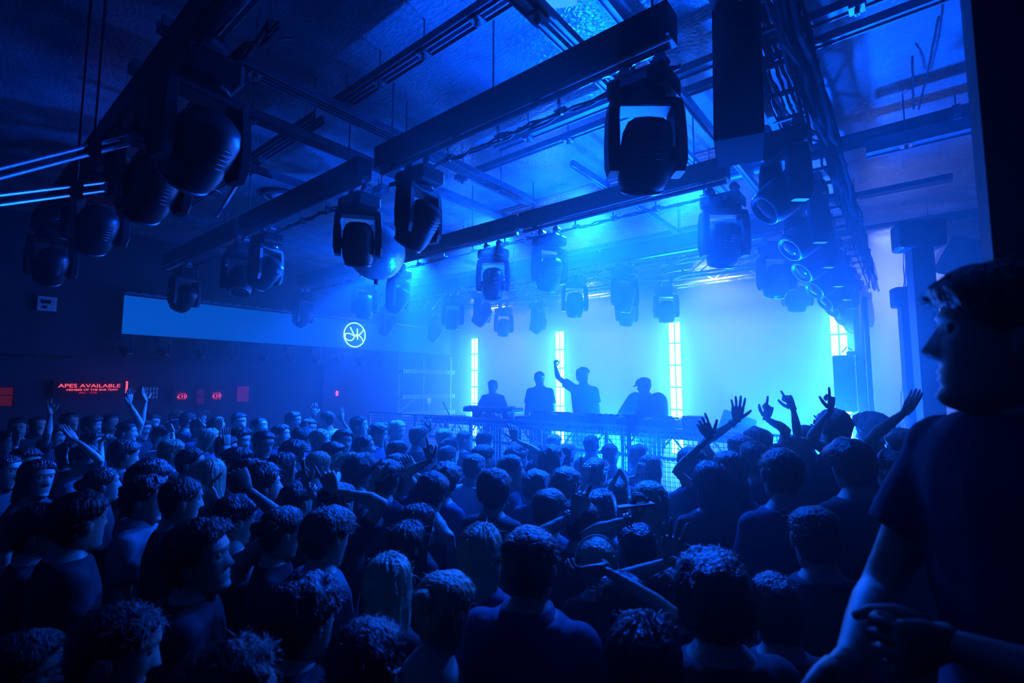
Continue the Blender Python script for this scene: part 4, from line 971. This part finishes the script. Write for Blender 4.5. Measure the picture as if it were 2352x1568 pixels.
def wrist_tip(tip, wrist, D, S, reach):
    """Depth at which the wrist pixel can be reached from shoulder S; the hand then points at the tip pixel."""
    best = None
    for i in range(-14, 22):
        d = D + i * .03; p = at_d(*wrist, d); L = (p - S).length
        c = abs(i * .03 + .10) + (20 * (L - reach) if L > reach else 0)
        if best is None or c < best[0]: best = (c, d)
    return at_d(*wrist, best[1]), at_d(*tip, best[1])
FACE = Vector((-3.4, 6.3, 0))
USED = []
QUEUE = []
def crowd(px, ty, h, label, *a, **kw): QUEUE.append([px, ty, h, label, a, kw])
def settle(gap=.46):
    """Gives neighbours standing room: people move along their line of sight by a change of height, heads stay where they are."""
    lo = [q[2] - .13 for q in QUEUE]; hi = [min(q[2] + .12, 1.97) for q in QUEUE]
    for it in range(260):
        P = [at_z(q[0], q[1], q[2]) for q in QUEUE]
        for i in range(len(QUEUE)):
            for j in range(i):
                v = P[i] - P[j]; d = math.hypot(v.x, v.y)
                if d < gap:
                    Di, Dj = math.hypot(P[i].x, P[i].y), math.hypot(P[j].x, P[j].y)
                    s = (1 if Di >= Dj else -1) * .004 * (gap - d) / gap * 3 / max(1.2, Di)
                    QUEUE[i][2] -= s; QUEUE[j][2] += s
        for i, q in enumerate(QUEUE):
            q[2] = min(max(q[2], lo[i]), hi[i])
            p = at_z(q[0], q[1], q[2])
            if p.y > 4.8: q[2] = min(q[2] + .006, 2.02); hi[i] = 2.02
def seat_all():
    settle()
    for px, ty, h, label, a, kw in QUEUE: crowd_(px, ty, h, label, *a, **kw)
def crowd_(px, ty, h, label, hair='short', hcol='hair_black', cloth='cloth_black', turn=0.0, L=None, R=None, **kw):
    """One person of the crowd: head top at pixel (px, ty) for a standing height h. L / R: None, a rest pose, or (tip pixel, wrist pixel, hand type)."""
    p = at_z(px, ty, h); loc = Vector((p.x, p.y, 0)); D = proj(p)[2]
    d = FACE - loc; rz = math.atan2(-d.x, d.y) + math.radians(turn)
    arms = []; ht = []
    for sd, a in ((0, L), (1, R)):
        if a is None or isinstance(a, str): arms.append(a); ht.append('relax')
        else:
            s = -1 if sd == 0 else 1
            S = loc + Matrix.Rotation(rz, 3, 'Z') @ Vector((s * .15, 0, 0)); S.z = .825 * h
            arms.append(wrist_tip(a[0], a[1], D, S, .315 * h)); ht.append(a[2])
    fine = 2 if D < 1.9 else (1 if D < 3.6 else 0)
    rv = random.Random(int(px * 7 + ty)); kw.setdefault('head', (rv.uniform(-.4, .4), rv.uniform(-.26, .06), rv.uniform(-.12, .12)))
    if hair in ('long', 'bob', 'tied'): kw.setdefault('strands', 110 if D < 3.4 else 20)
    kw.setdefault('strands', 520 if D < 2.2 else (240 if D < 3.4 else 80)); kw.setdefault('fine', fine); kw.setdefault('build', .90)
    USED.append((loc.x, loc.y, D, label))
    return person(loc, h, rz, label, hair, hcol, cloth, arms=tuple(arms), hand_type=tuple(ht), seed=len(USED) * 3 + 1, **kw)
# ---------------------------------------------------------------- the crowd
B, BR, BL = 'hair_black', 'hair_brown', 'hair_blond'
CB, CN, CG, CW = 'cloth_black', 'cloth_navy', 'cloth_grey', 'cloth_white'
fem = dict(female=True)
# -- by the tee-topped posts and the ringed lights
crowd(1800, 1028, 1.90, 'person with cropped hair and dark T-shirt seen from behind, beside the long-haired pair', 'crop', BR, CN)
crowd(1962, 1018, 1.90, 'tall person with thick wavy hair and pale sleeves under a dark vest, seen from behind', 'mop', B, CB)
crowd(2010, 958, 1.93, 'person with a round frizzy afro in front of the farther tee post', 'afro', B, CN)
crowd(2082, 986, 1.88, 'person with dark hair raising a flat hand against the tee post', 'short', B, CN, L=((2108, 900), (2080, 945), 'flat'))
crowd(2064, 1036, 1.84, 'person in a hair band just beneath the flat raised hand', 'tied', B, CN, female=True, acc=('band',))
crowd(1922, 946, 1.93, 'person with big hair behind the hand pointing at the last light column', 'mop', BR, CN, 0, None, ((1911, 903), (1908, 942), 'point'))
crowd(1858, 976, 1.88, 'person with glasses pushed up, raising a pointing hand with a thumb out', 'tied', B, CN, 30, None, ((1872, 953), (1890, 985), 'point'), female=True, acc=('glasses',))
crowd(1832, 1002, 1.80, 'person mostly hidden behind the cropped-haired one, arm up with a long pointing finger', 'short', B, CN, 0, None, ((1802, 894), (1822, 938), 'point'))
crowd(1735, 1013, 1.84, 'person with a messy hair bun on top', 'tied', BR, CN, female=True, head=(0, .2, 0))
crowd(1742, 982, 1.88, 'person behind the bun, raising a fist with one finger up', 'short', B, CN, 0, None, ((1770, 924), (1760, 962), 'point'))
crowd(1705, 1000, 1.86, 'person with a bracelet raising an open hand beside the bun', 'short', B, CN, 0, ((1697, 915), (1692, 965), 'open'), None, acc=('bracelet0',))
crowd(1678, 1041, 1.84, 'person with smooth hair raising a clawed hand toward the smoke', 'bob', BR, CN, 0, ((1610, 962), (1630, 1004), 'claw'), None, female=True)
crowd(1591, 1029, 1.80, 'person with long dark hair, head bowed, before the console', 'long', B, CN, 0, None, None, female=True, hair_len=.36)
crowd(1637, 1063, 1.80, 'broad long-haired person seen from behind beside the bowed one', 'long', B, CB, -6, None, None, female=True, hair_len=.42, build=1.05)
# -- middle of the floor, facing the DJs
crowd(1494, 1109, 1.74, 'person with pale blonde hair tucked behind the raised fists', 'long', BL, CN, female=True)
crowd(1494, 1046, 1.70, 'person with long streaked hair, one arm pointing up through it', 'long', BR, CN, 0, ((1487, 1042), (1466, 1090), 'point'), None, female=True)
crowd(1466, 1022, 1.68, 'dark round head below the hazy DJ in the cap', 'short', B, CN)
crowd(1402, 1021, 1.62, 'short-haired head in front of the wire mesh under the mixing desk', 'short', B, CN)
crowd(1358, 998, 1.66, 'head with a narrow neck, tallest before the wire mesh', 'crop', B, CN)
crowd(1270, 998, 1.66, 'light-haired head close to the stage under the lone standing DJ', 'short', BL, CN)
crowd(1226, 1016, 1.66, 'dark head beside the light-haired one, by the mesh', 'short', B, CN)
crowd(1262, 1029, 1.72, 'broad curly head facing the lone standing DJ', 'curly', B, CN)
crowd(1299, 1021, 1.68, 'smooth dark head behind the broad curly one', 'short', B, CN, 6)
crowd(1364, 1053, 1.72, 'head with a lit cheek beside the pointing fist', 'short', BR, CN, -30, None, ((1344, 1054), (1345, 1100), 'point'))
crowd(1231, 1084, 1.68, 'head of tousled frosted hair near the middle of the crowd', 'messy', BR, CN)
crowd(1297, 1078, 1.72, 'head of loose waves behind the frosted one', 'messy', BR, CN)
crowd(1256, 1128, 1.68, 'round straight-haired head before the large hand with lifted fingers', 'short', BR, CN, -14)
crowd(1186, 1025, 1.70, 'frizzy head beside the upright hand near the stage', 'curly', B, CN, 0, None, ((1178, 985), (1183, 1010), 'claw'))
crowd(1166, 1045, 1.72, 'head turned to show a bright profile beside the frizzy one', 'short', BR, CN, -60)
crowd(1330, 1150, 1.64, 'short person hidden behind a large dark raised hand with a wrist bangle', 'short', B, CB, 0, ((1338, 1112), (1322, 1180), 'horns'), None, acc=('bracelet0',))
crowd(1415, 1105, 1.70, 'person reaching over with a limp bent wrist', 'bob', B, CN, 0, None, ((1447, 1114), (1424, 1080), 'relax'), female=True, elbow=(None, Vector((-.5, -.4, -1))))
crowd(1376, 1128, 1.66, 'person in a white top below the limp bent wrist', 'bob', BR, CW, -25, female=True)
crowd(1372, 1241, 1.60, 'person with centre-parted hair and a bright hair band', 'tied', BL, CB, female=True, acc=('band',))
crowd(1462, 1205, 1.62, 'person with bracelets raising a fist that holds a phone', 'short', B, CB, 0, ((1452, 1150), (1462, 1190), 'grip'), None, acc=('bracelet0',))
crowd(1545, 1300, 1.60, 'shadowed person raising an open hand with spread fingers', 'short', B, CB, 0, ((1550, 1207), (1538, 1290), 'open'), None)
crowd(1648, 1290, 1.70, 'large shadowed head of thick curls low in the crowd', 'curly', B, CB, 10, build=1.0)
crowd(1212, 1222, 1.74, 'large head seen from behind with a bright ruffled shoulder', 'short', BR, CN, -5, None, 'hold', collar=True, build=1.05)
crowd(1430, 1330, 1.56, 'shadowed person shielding their brow with a bent forearm', 'bob', B, CB, 10, None, ((1342, 1314), (1384, 1306), 'relax'), female=True, elbow=(None, Vector((.5, .4, -.6))))
# -- in front of the keyboard end
crowd(957, 979, 1.76, 'round head before the shelf rack', 'short', B, CN)
crowd(1016, 985, 1.72, 'fair head under the hand that points at the laptop', 'short', BL, CN, 0, ((972, 968), (990, 985), 'point'), None)
crowd(1062, 990, 1.68, 'neat dark head under the keyboard stand', 'short', B, CN)
crowd(1108, 993, 1.68, 'dark head before the wire mesh below the keyboard', 'short', B, CN)
crowd(1030, 1008, 1.72, 'hooded-looking smooth head beside the small raised hand', 'bob', B, CN, 0, ((1012, 1012), (1011, 1042), 'relax'), None, female=True)
crowd(1024, 1022, 1.70, 'cropped head before the smooth one, seen from behind', 'crop', B, CN)
crowd(906, 1013, 1.74, 'short dark head just past the raised three-finger hand', 'short', B, CN)
crowd(902, 1040, 1.72, 'broad cropped head between two dark ones, mid floor', 'crop', BR, CN)
crowd(861, 971, 1.80, 'person in a backward cap with a lit cheek, by the stage corner', 'short', B, CN, -35, ((850, 988), (848, 1018), 'flat'), None)
crowd(906, 965, 1.80, 'fair-haired person facing sideways at the stage corner, fist raised beside', 'short', BL, CN, -45, ((880, 964), (884, 990), 'fist'), None)
crowd(822, 1054, 1.74, 'person with big bushy hair mid floor', 'afro', B, CB)
crowd(880, 1058, 1.74, 'person in a peaked cap making a horned hand sign', 'short', BR, CN, 0, ((884, 1056), (856, 1105), 'horns'), None)
crowd(922, 1063, 1.72, 'person with curtain hair and arm crossed over the head', 'mop', BR, CN, -30, None, ((938, 1062), (948, 1085), 'relax'))
crowd(1016, 1070, 1.74, 'head of loose curls before the smooth hooded one', 'curly', BR, CN, -12, ((975, 1014), (988, 1058), 'point'), None)
crowd(988, 1093, 1.70, 'person with a bowl haircut and chain necklace, bare shoulder', 'mop', B, CB, 10, sleeve='none', female=True, acc=('necklace',))
crowd(1085, 1041, 1.72, 'neatly cropped head with white collar, lit on one cheek', 'crop', BR, CW)
crowd(1106, 1022, 1.72, 'slim dark head behind the white-collared one', 'short', B, CN)
crowd(1130, 1085, 1.74, 'person with thick swept hair facing the stage, mid floor', 'mop', B, CB, -4)
crowd(950, 1160, 1.66, 'person with long glossy hair beside the necklace wearer', 'long', BR, CB, -10, female=True, hair_len=.36)
crowd(927, 1202, 1.64, 'person with long wavy hair parted and lit on top', 'long', BR, CB, -6, female=True, hair_len=.45)
crowd(884, 1280, 1.58, 'small person with straight lit hair below the wavy one', 'long', BL, CB, 0, female=True, hair_len=.3)
crowd(962, 1338, 1.60, 'person bending over with tied hair and lit bare shoulder', 'tied', BL, CB, -20, sleeve='none', female=True, lean=.10, head=(0, -.35, 0))
crowd(1100, 1211, 1.64, 'smooth pale head in front of the swept-haired one', 'bob', BL, CN, 4, female=True)
crowd(738, 1173, 1.68, 'person in a pale crew-neck T-shirt looking down', 'quiff', BR, CG, -18, head=(0.1, -.25, 0))
crowd(632, 1165, 1.66, 'person with pulled-back hair in profile behind a raised bare arm', 'tied', BR, CB, -40, female=True)
crowd(528, 1140, 1.72, 'person raising a bright bare arm with a sharply bent elbow', 'short', B, CB, 0, None, ((546, 1082), (566, 1122), 'fist'), sleeve='none', elbow=(None, Vector((.78, .63, -.25))))
crowd(682, 1342, 1.62, 'shadowed person with tight curls and a faintly lit nose', 'curly', B, CB, -35)
crowd(595, 1071, 1.72, 'curly short-haired person mid floor by the dark side', 'messy', BR, CN, -20)
crowd(666, 1015, 1.76, 'person with a mass of dark curls near the bracelet arm', 'curly', B, CN, 0, None, ((694, 1022), (690, 1058), 'claw'), acc=('bracelet1',))
crowd(722, 1035, 1.74, 'cropped fair head beside the person in a white top', 'crop', BL, CG, -10)
crowd(757, 1017, 1.76, 'person in a white top with hair swept forward, in profile', 'quiff', BR, CW, -50)
crowd(782, 988, 1.78, 'person with thick dark hair and glinting teeth, in profile', 'messy', B, CN, -55)
crowd(798, 1038, 1.72, 'person in a hair clip behind the bushy-haired one', 'tied', BL, CN, -20, female=True)
crowd(674, 1106, 1.70, 'person lifting two joined hands above a head band', 'tied', BR, CB, 0, ((690, 1064), (704, 1112), 'peace'), None, female=True, acc=('band', 'bracelet0'))
crowd(770, 1112, 1.70, 'dark person pointing a finger sideways in mid floor', 'short', B, CB, 20, None, ((748, 1088), (768, 1128), 'point'))
crowd(592, 958, 1.84, 'person with a lit face near the bar wall, chin lifted', 'crop', B, CN, -30, head=(0, .15, 0))
crowd(598, 990, 1.80, 'person in a chain and open collar with sunglasses', 'short', B, CG, -45, collar=True, acc=('necklace', 'glasses'))
crowd(756, 943, 1.86, 'slim person facing the camera near the red lamp, hands up', 'crop', B, CW, 150, ((722, 925), (722, 955), 'open'), ((786, 934), (786, 965), 'flat'))
crowd(704, 962, 1.80, 'person holding a hand to the cheek near the red lamp', 'short', B, CN, -30, None, ((700, 970), (702, 990), 'relax'))
crowd(640, 975, 1.78, 'dim head between the lit face and the red lamp', 'short', B, CN, -20)
crowd(690, 985, 1.76, 'dim curly head under the raised hands by the red lamp', 'curly', B, CN, -10)
crowd(730, 985, 1.76, 'dim fair head under the slim person with raised hands', 'short', BL, CN, -40)
crowd(830, 1000, 1.74, 'dim head in front of the backward cap', 'short', B, CN, -10)
crowd(640, 1040, 1.74, 'long-haired head beside the mass of curls', 'long', BR, CN, -15, female=True)
# -- under the bar signs, dark side of the floor
crowd(82, 955, 1.80, 'person in profile with a lit cheek under the red bar sign', 'crop', B, CB, -10)
crowd(403, 943, 1.86, 'fair person in profile under the price menus, facing another', 'short', BL, CG, -20)
crowd(426, 946, 1.84, 'person in a pale grey T-shirt face to face under the price menus', 'short', B, CG, 60)
crowd(490, 958, 1.82, 'person with a lit face beside a thin raised arm, past the menus', 'crop', B, CN, 5, None, ((502, 945), (505, 985), 'relax'))
crowd(452, 962, 1.78, 'person raising a relaxed hand below the far price menu', 'short', B, CN, -10, ((472, 944), (462, 970), 'open'), None)
crowd(368, 978, 1.78, 'person raising a phone in one hand, head tipped back', 'short', BR, CW, -20, None, ((382, 972), (396, 990), 'grip'))
crowd(385, 1010, 1.76, 'person with combed fair hair and a lit stern face', 'short', BL, CB, 25)
crowd(474, 985, 1.78, 'person with bobbed shining hair near the menus', 'bob', BL, CN, -15, female=True)
crowd(535, 1030, 1.74, 'person with slicked hair in profile, dark side of mid floor', 'quiff', B, CB, -30)
crowd(477, 1055, 1.70, 'person with long pale hair hanging straight, hand raised before it', 'long', BL, CB, 30, ((478, 1080), (484, 1112), 'open'), None, female=True, hair_len=.34)
crowd(563, 1062, 1.72, 'dark curly head beside the long pale hair', 'curly', B, CB, -25)
crowd(224, 1072, 1.70, 'person with a braided ponytail lit from one side', 'tied', BR, CB, -15, female=True)
crowd(156, 1014, 1.76, 'person hiding the face behind a spread hand', 'bob', BR, CB, -10, None, ((152, 1028), (156, 1065), 'open'), female=True)
crowd(77, 1057, 1.72, 'person with a full dark bob, face half lit', 'bob', B, CB, -35, female=True)
crowd(330, 1062, 1.72, 'person with a lit brow and dark fringe behind the ear-lit one', 'mop', B, CB, -30)
crowd(322, 1098, 1.72, 'person in a striped pale shirt with a dark profile', 'messy', B, CG, -35, collar=True)
crowd(402, 1096, 1.74, 'person with a clean-cut nape and lit ear, chain round the neck', 'crop', BR, CB, -30, acc=('necklace',))
crowd(278, 1013, 1.76, 'person with spiky hair turned away, dark side of the floor', 'messy', BR, CB, 10)
crowd(206, 991, 1.78, 'person in profile with a lit forehead and pointing arm', 'short', B, CB, -20, None, ((256, 992), (232, 1012), 'point'))
crowd(209, 955, 1.82, 'dim person with hair brushed up, under the red bar sign', 'quiff', BR, CB, -20)
crowd(320, 962, 1.80, 'person under the fridge raising one straight arm', 'short', B, CB, -10, None, ((325, 893), (335, 920), 'open'))
crowd(286, 968, 1.80, 'person raising an arm beside the end of the red bar sign', 'short', B, CB, -10, ((298, 902), (296, 925), 'open'), None)
crowd(122, 975, 1.78, 'dim person with a horned hand sign below the bar sign', 'short', B, CB, -10, None, ((113, 930), (116, 950), 'horns'))
crowd(185, 1022, 1.74, 'person in a grey T-shirt with an arm stretched up diagonally', 'short', B, CG, -20, ((150, 985), (172, 1008), 'flat'), None)
crowd(50, 1028, 1.76, 'person with a band of light across the eyes at the dark edge', 'short', B, CB, -25)
crowd(8, 990, 1.78, 'person with a hand at the mouth at the dark edge', 'short', B, CB, -20, None, ((38, 990), (36, 1020), 'relax'))
crowd(-2, 1042, 1.74, 'person cut by the frame with a lit ear at the dark edge', 'crop', B, CB, -25)
crowd(430, 1030, 1.74, 'dark-haired person in front of the bobbed one, turned away', 'short', B, CB, 0)
crowd(512, 1000, 1.76, 'person covering the mouth with both hands, past the bob', 'short', B, CN, -40, ((520, 1002), (522, 1022), 'flat'), ((508, 1003), (510, 1022), 'flat'))
crowd(548, 985, 1.78, 'person resting a palm on a friend at the edge of the haze', 'curly', BR, CG, -40)
crowd(250, 950, 1.84, 'faint head at the bar below the middle of the red sign', 'short', B, CB, -30)
crowd(160, 948, 1.84, 'faint head at the bar below the start of the red sign', 'bob', B, CB, -30, female=True)
crowd(40, 958, 1.82, 'faint raised head near the orange window', 'short', B, CB, -30)
crowd(345, 950, 1.84, 'faint head between the fridge and the first price menu', 'short', B, CB, -25)
crowd(545, 948, 1.86, 'faint head below the purple poster', 'short', B, CB, -25)
crowd(670, 945, 1.88, 'faint head between the poster and the red lamp', 'short', B, CN, -25)
crowd(820, 955, 1.84, 'faint head past the red lamp before the dark doorway', 'short', B, CN, -20)
crowd(80, 1165, 1.66, 'large shadowed head at the dark edge, lower of two', 'messy', B, CB, -15)
crowd(163, 1132, 1.72, 'shadowed head with a pale neck below the braided one', 'short', B, CB, -10)
crowd(446, 1207, 1.68, 'large shadowed curly head with a sharply lit face in profile', 'curly', B, CB, -42)
crowd(230, 1388, 1.64, 'very large shadowed bowed head with a lit temple', 'buzz', B, CB, -35, head=(0, -.3, 0))
crowd(490, 1500, 1.56, 'head of dark wet-looking hair cut off by the lower frame', 'messy', BR, CB, -40)
crowd(24, 1462, 1.56, 'lowest shadowed head at the dark corner', 'short', B, CB, -20)
crowd(825, 1440, 1.50, 'shadowed short-haired head low in the crowd below the pale T-shirt', 'short', B, CB, 0)
crowd(1790, 1330, 1.62, 'shadowed head between the thick curls and the silhouetted man', 'short', B, CB, 0)
crowd(1880, 1170, 1.76, 'dark person behind the thick wavy head, standing close', 'short', B, CB, 0)
crowd(1480, 1430, 1.52, 'lowest shadowed head beneath the spread-fingered hand', 'bob', B, CB, 0, female=True)
seat_all()
# -- the four on the stage
SB = 0.625
def dj(px, ty, y, h, label, rz, **kw):
    p = at_y(px, ty, y); k = (p.z - SB); pos = Vector((p.x, p.y, SB))
    return person(pos, k, math.radians(rz), label, group='people on the stage', **kw), pos, k, proj(p)[2]
def world(px, py, y): return at_y(px, py, y)
dj(1132, 873, 6.42, 1.7, 'keyboard player with short quiff standing behind the keyboard', 215, hair='short', cloth=CN, arms=('front', 'front'), fine=1, head=(-.35, -.1, 0), build=1.0)
dj(1240, 852, 6.42, 1.75, 'lone standing DJ with cropped hair, arms down, head turned toward the raised arm', 205, hair='crop', cloth=CN, arms=('down', 'down'), fine=1, head=(.5, -.05, 0))
a = (world(1276, 842, 6.3), world(1274, 808, 6.3))
dj(1340, 845, 6.4, 1.8, 'DJ with one arm raised straight up, fist by the light column', 195, hair='messy', cloth=CG, arms=('down', a), hand_type=('relax', 'fist'), fine=1, head=(.7, -.05, 0), elbow=(None, Vector((.7, -.2, -.8))))
a = (world(1452, 930, 6.2), world(1430, 948, 6.12))
dj(1490, 868, 6.5, 1.66, 'heavily dressed DJ in a cap and puffy jacket reaching to the decks', 170, hair='short', cloth=CN, arms=('front', a), hand_type=('relax', 'relax'), fine=1, head=(-.5, -.2, 0), sleeve='long', jacket=.045, cap=True, build=1.22, lean=.12)
# -- the man on the raised step beside the camera
pf = empty('viewing_platform', (0.72, -0.15, 0), 'low black platform the silhouetted man stands on', 'platform')
MB().box((0, 0, 0.66), (1.75, 2.7, 0.06)).build('deck', 'floor', pf); MB().box((-0.84, 0, 0.315), (0.05, 2.6, 0.63)).box((0.84, 0, 0.315), (0.05, 2.6, 0.63)).box((0, 1.3, 0.315), (1.7, 0.05, 0.63)).build('frame', 'black_metal', pf)
p = at_d(2258, 745, 0.86); zt_ = at_d(2258, 628, 0.86).z
ms = Vector((p.x + 0.043, p.y + 0.0, 0.692))
aR = (at_d(1945, 1530, 0.80), at_d(1890, 1610, 0.78)); aL = (at_d(2165, 1475, 0.72), at_d(2085, 1490, 0.70))
person(ms, zt_ - 0.692, math.radians(135), 'big silhouetted man in a T-shirt in profile, standing closest to the camera', hair='quiff', hcol=BR, cloth=CN, arms=(aL, aR), hand_type=('fist', 'relax'), fine=2, strands=400, head=(math.radians(-42), 0.05, 0), build=.95, seed=77, group='people beside the camera', elbow=(None, Vector((.5, .8, -.5))))
# -- phones held up
for lb, sd, pl in (('person with bracelets raising a fist that holds a phone', 0, 'dark phone held sideways in the fist with bracelets'), ('person raising a phone in one hand, head tipped back', 1, 'phone with a lit edge in a raised hand near the price menus')):
    Wp, hd = HANDS[lb][sd]; sdv = hd.cross(Vector((0, 0, 1))).normalized() if abs(hd.z) < .9 else Vector(RT); nn = sdv.cross(hd).normalized()
    R3 = Matrix((sdv, hd, nn)).transposed().to_4x4()
    rt = empty('mobile_phone', (0, 0, 0), pl, 'phone'); rt.matrix_world = Matrix.Translation(Wp + hd * .075 + nn * .05) @ R3 @ Matrix.Rotation(PI / 2 - .25, 4, 'X')
    MB().box((0, 0, 0), (.15, .072, .009), bev=.003).build('case', 'black_plastic', rt); MB().box((0, 0, .0052), (.138, .064, .001)).build('screen', 'glass_lens', rt)
# ---------------------------------------------------------------- camera, render look
cd = bpy.data.cameras.new('camera'); cam = bpy.data.objects.new('camera', cd); COL.objects.link(cam)
cam.location = CAM; cam.rotation_euler = (PI / 2 + PIT, 0, YAW)
cd.sensor_width = 36; cd.lens = 36 * F / 2352; cd.clip_start = 0.05; cd.clip_end = 60
cd.dof.use_dof = True; cd.dof.focus_distance = 7.0; cd.dof.aperture_fstop = 2.8
scene.camera = cam
w = bpy.data.worlds.new('world'); scene.world = w; w.use_nodes = True
w.node_tree.nodes['Background'].inputs['Color'].default_value = (0, 0, 0, 1)
w.node_tree.nodes['Background'].inputs['Strength'].default_value = 0
vsn = scene.view_settings; vsn.view_transform = 'Standard'; vsn.look = 'None'; vsn.exposure = 0.75; vsn.gamma = 1.0; vsn.use_curve_mapping = False
cy = scene.cycles
cy.max_bounces = 3; cy.diffuse_bounces = 1; cy.glossy_bounces = 1; cy.transmission_bounces = 2; cy.transparent_max_bounces = 4; cy.volume_bounces = 0
cy.use_denoising = True; cy.sample_clamp_indirect = 4.0; cy.caustics_reflective = False; cy.caustics_refractive = False
bpy.data.scenes.remove(TMP)
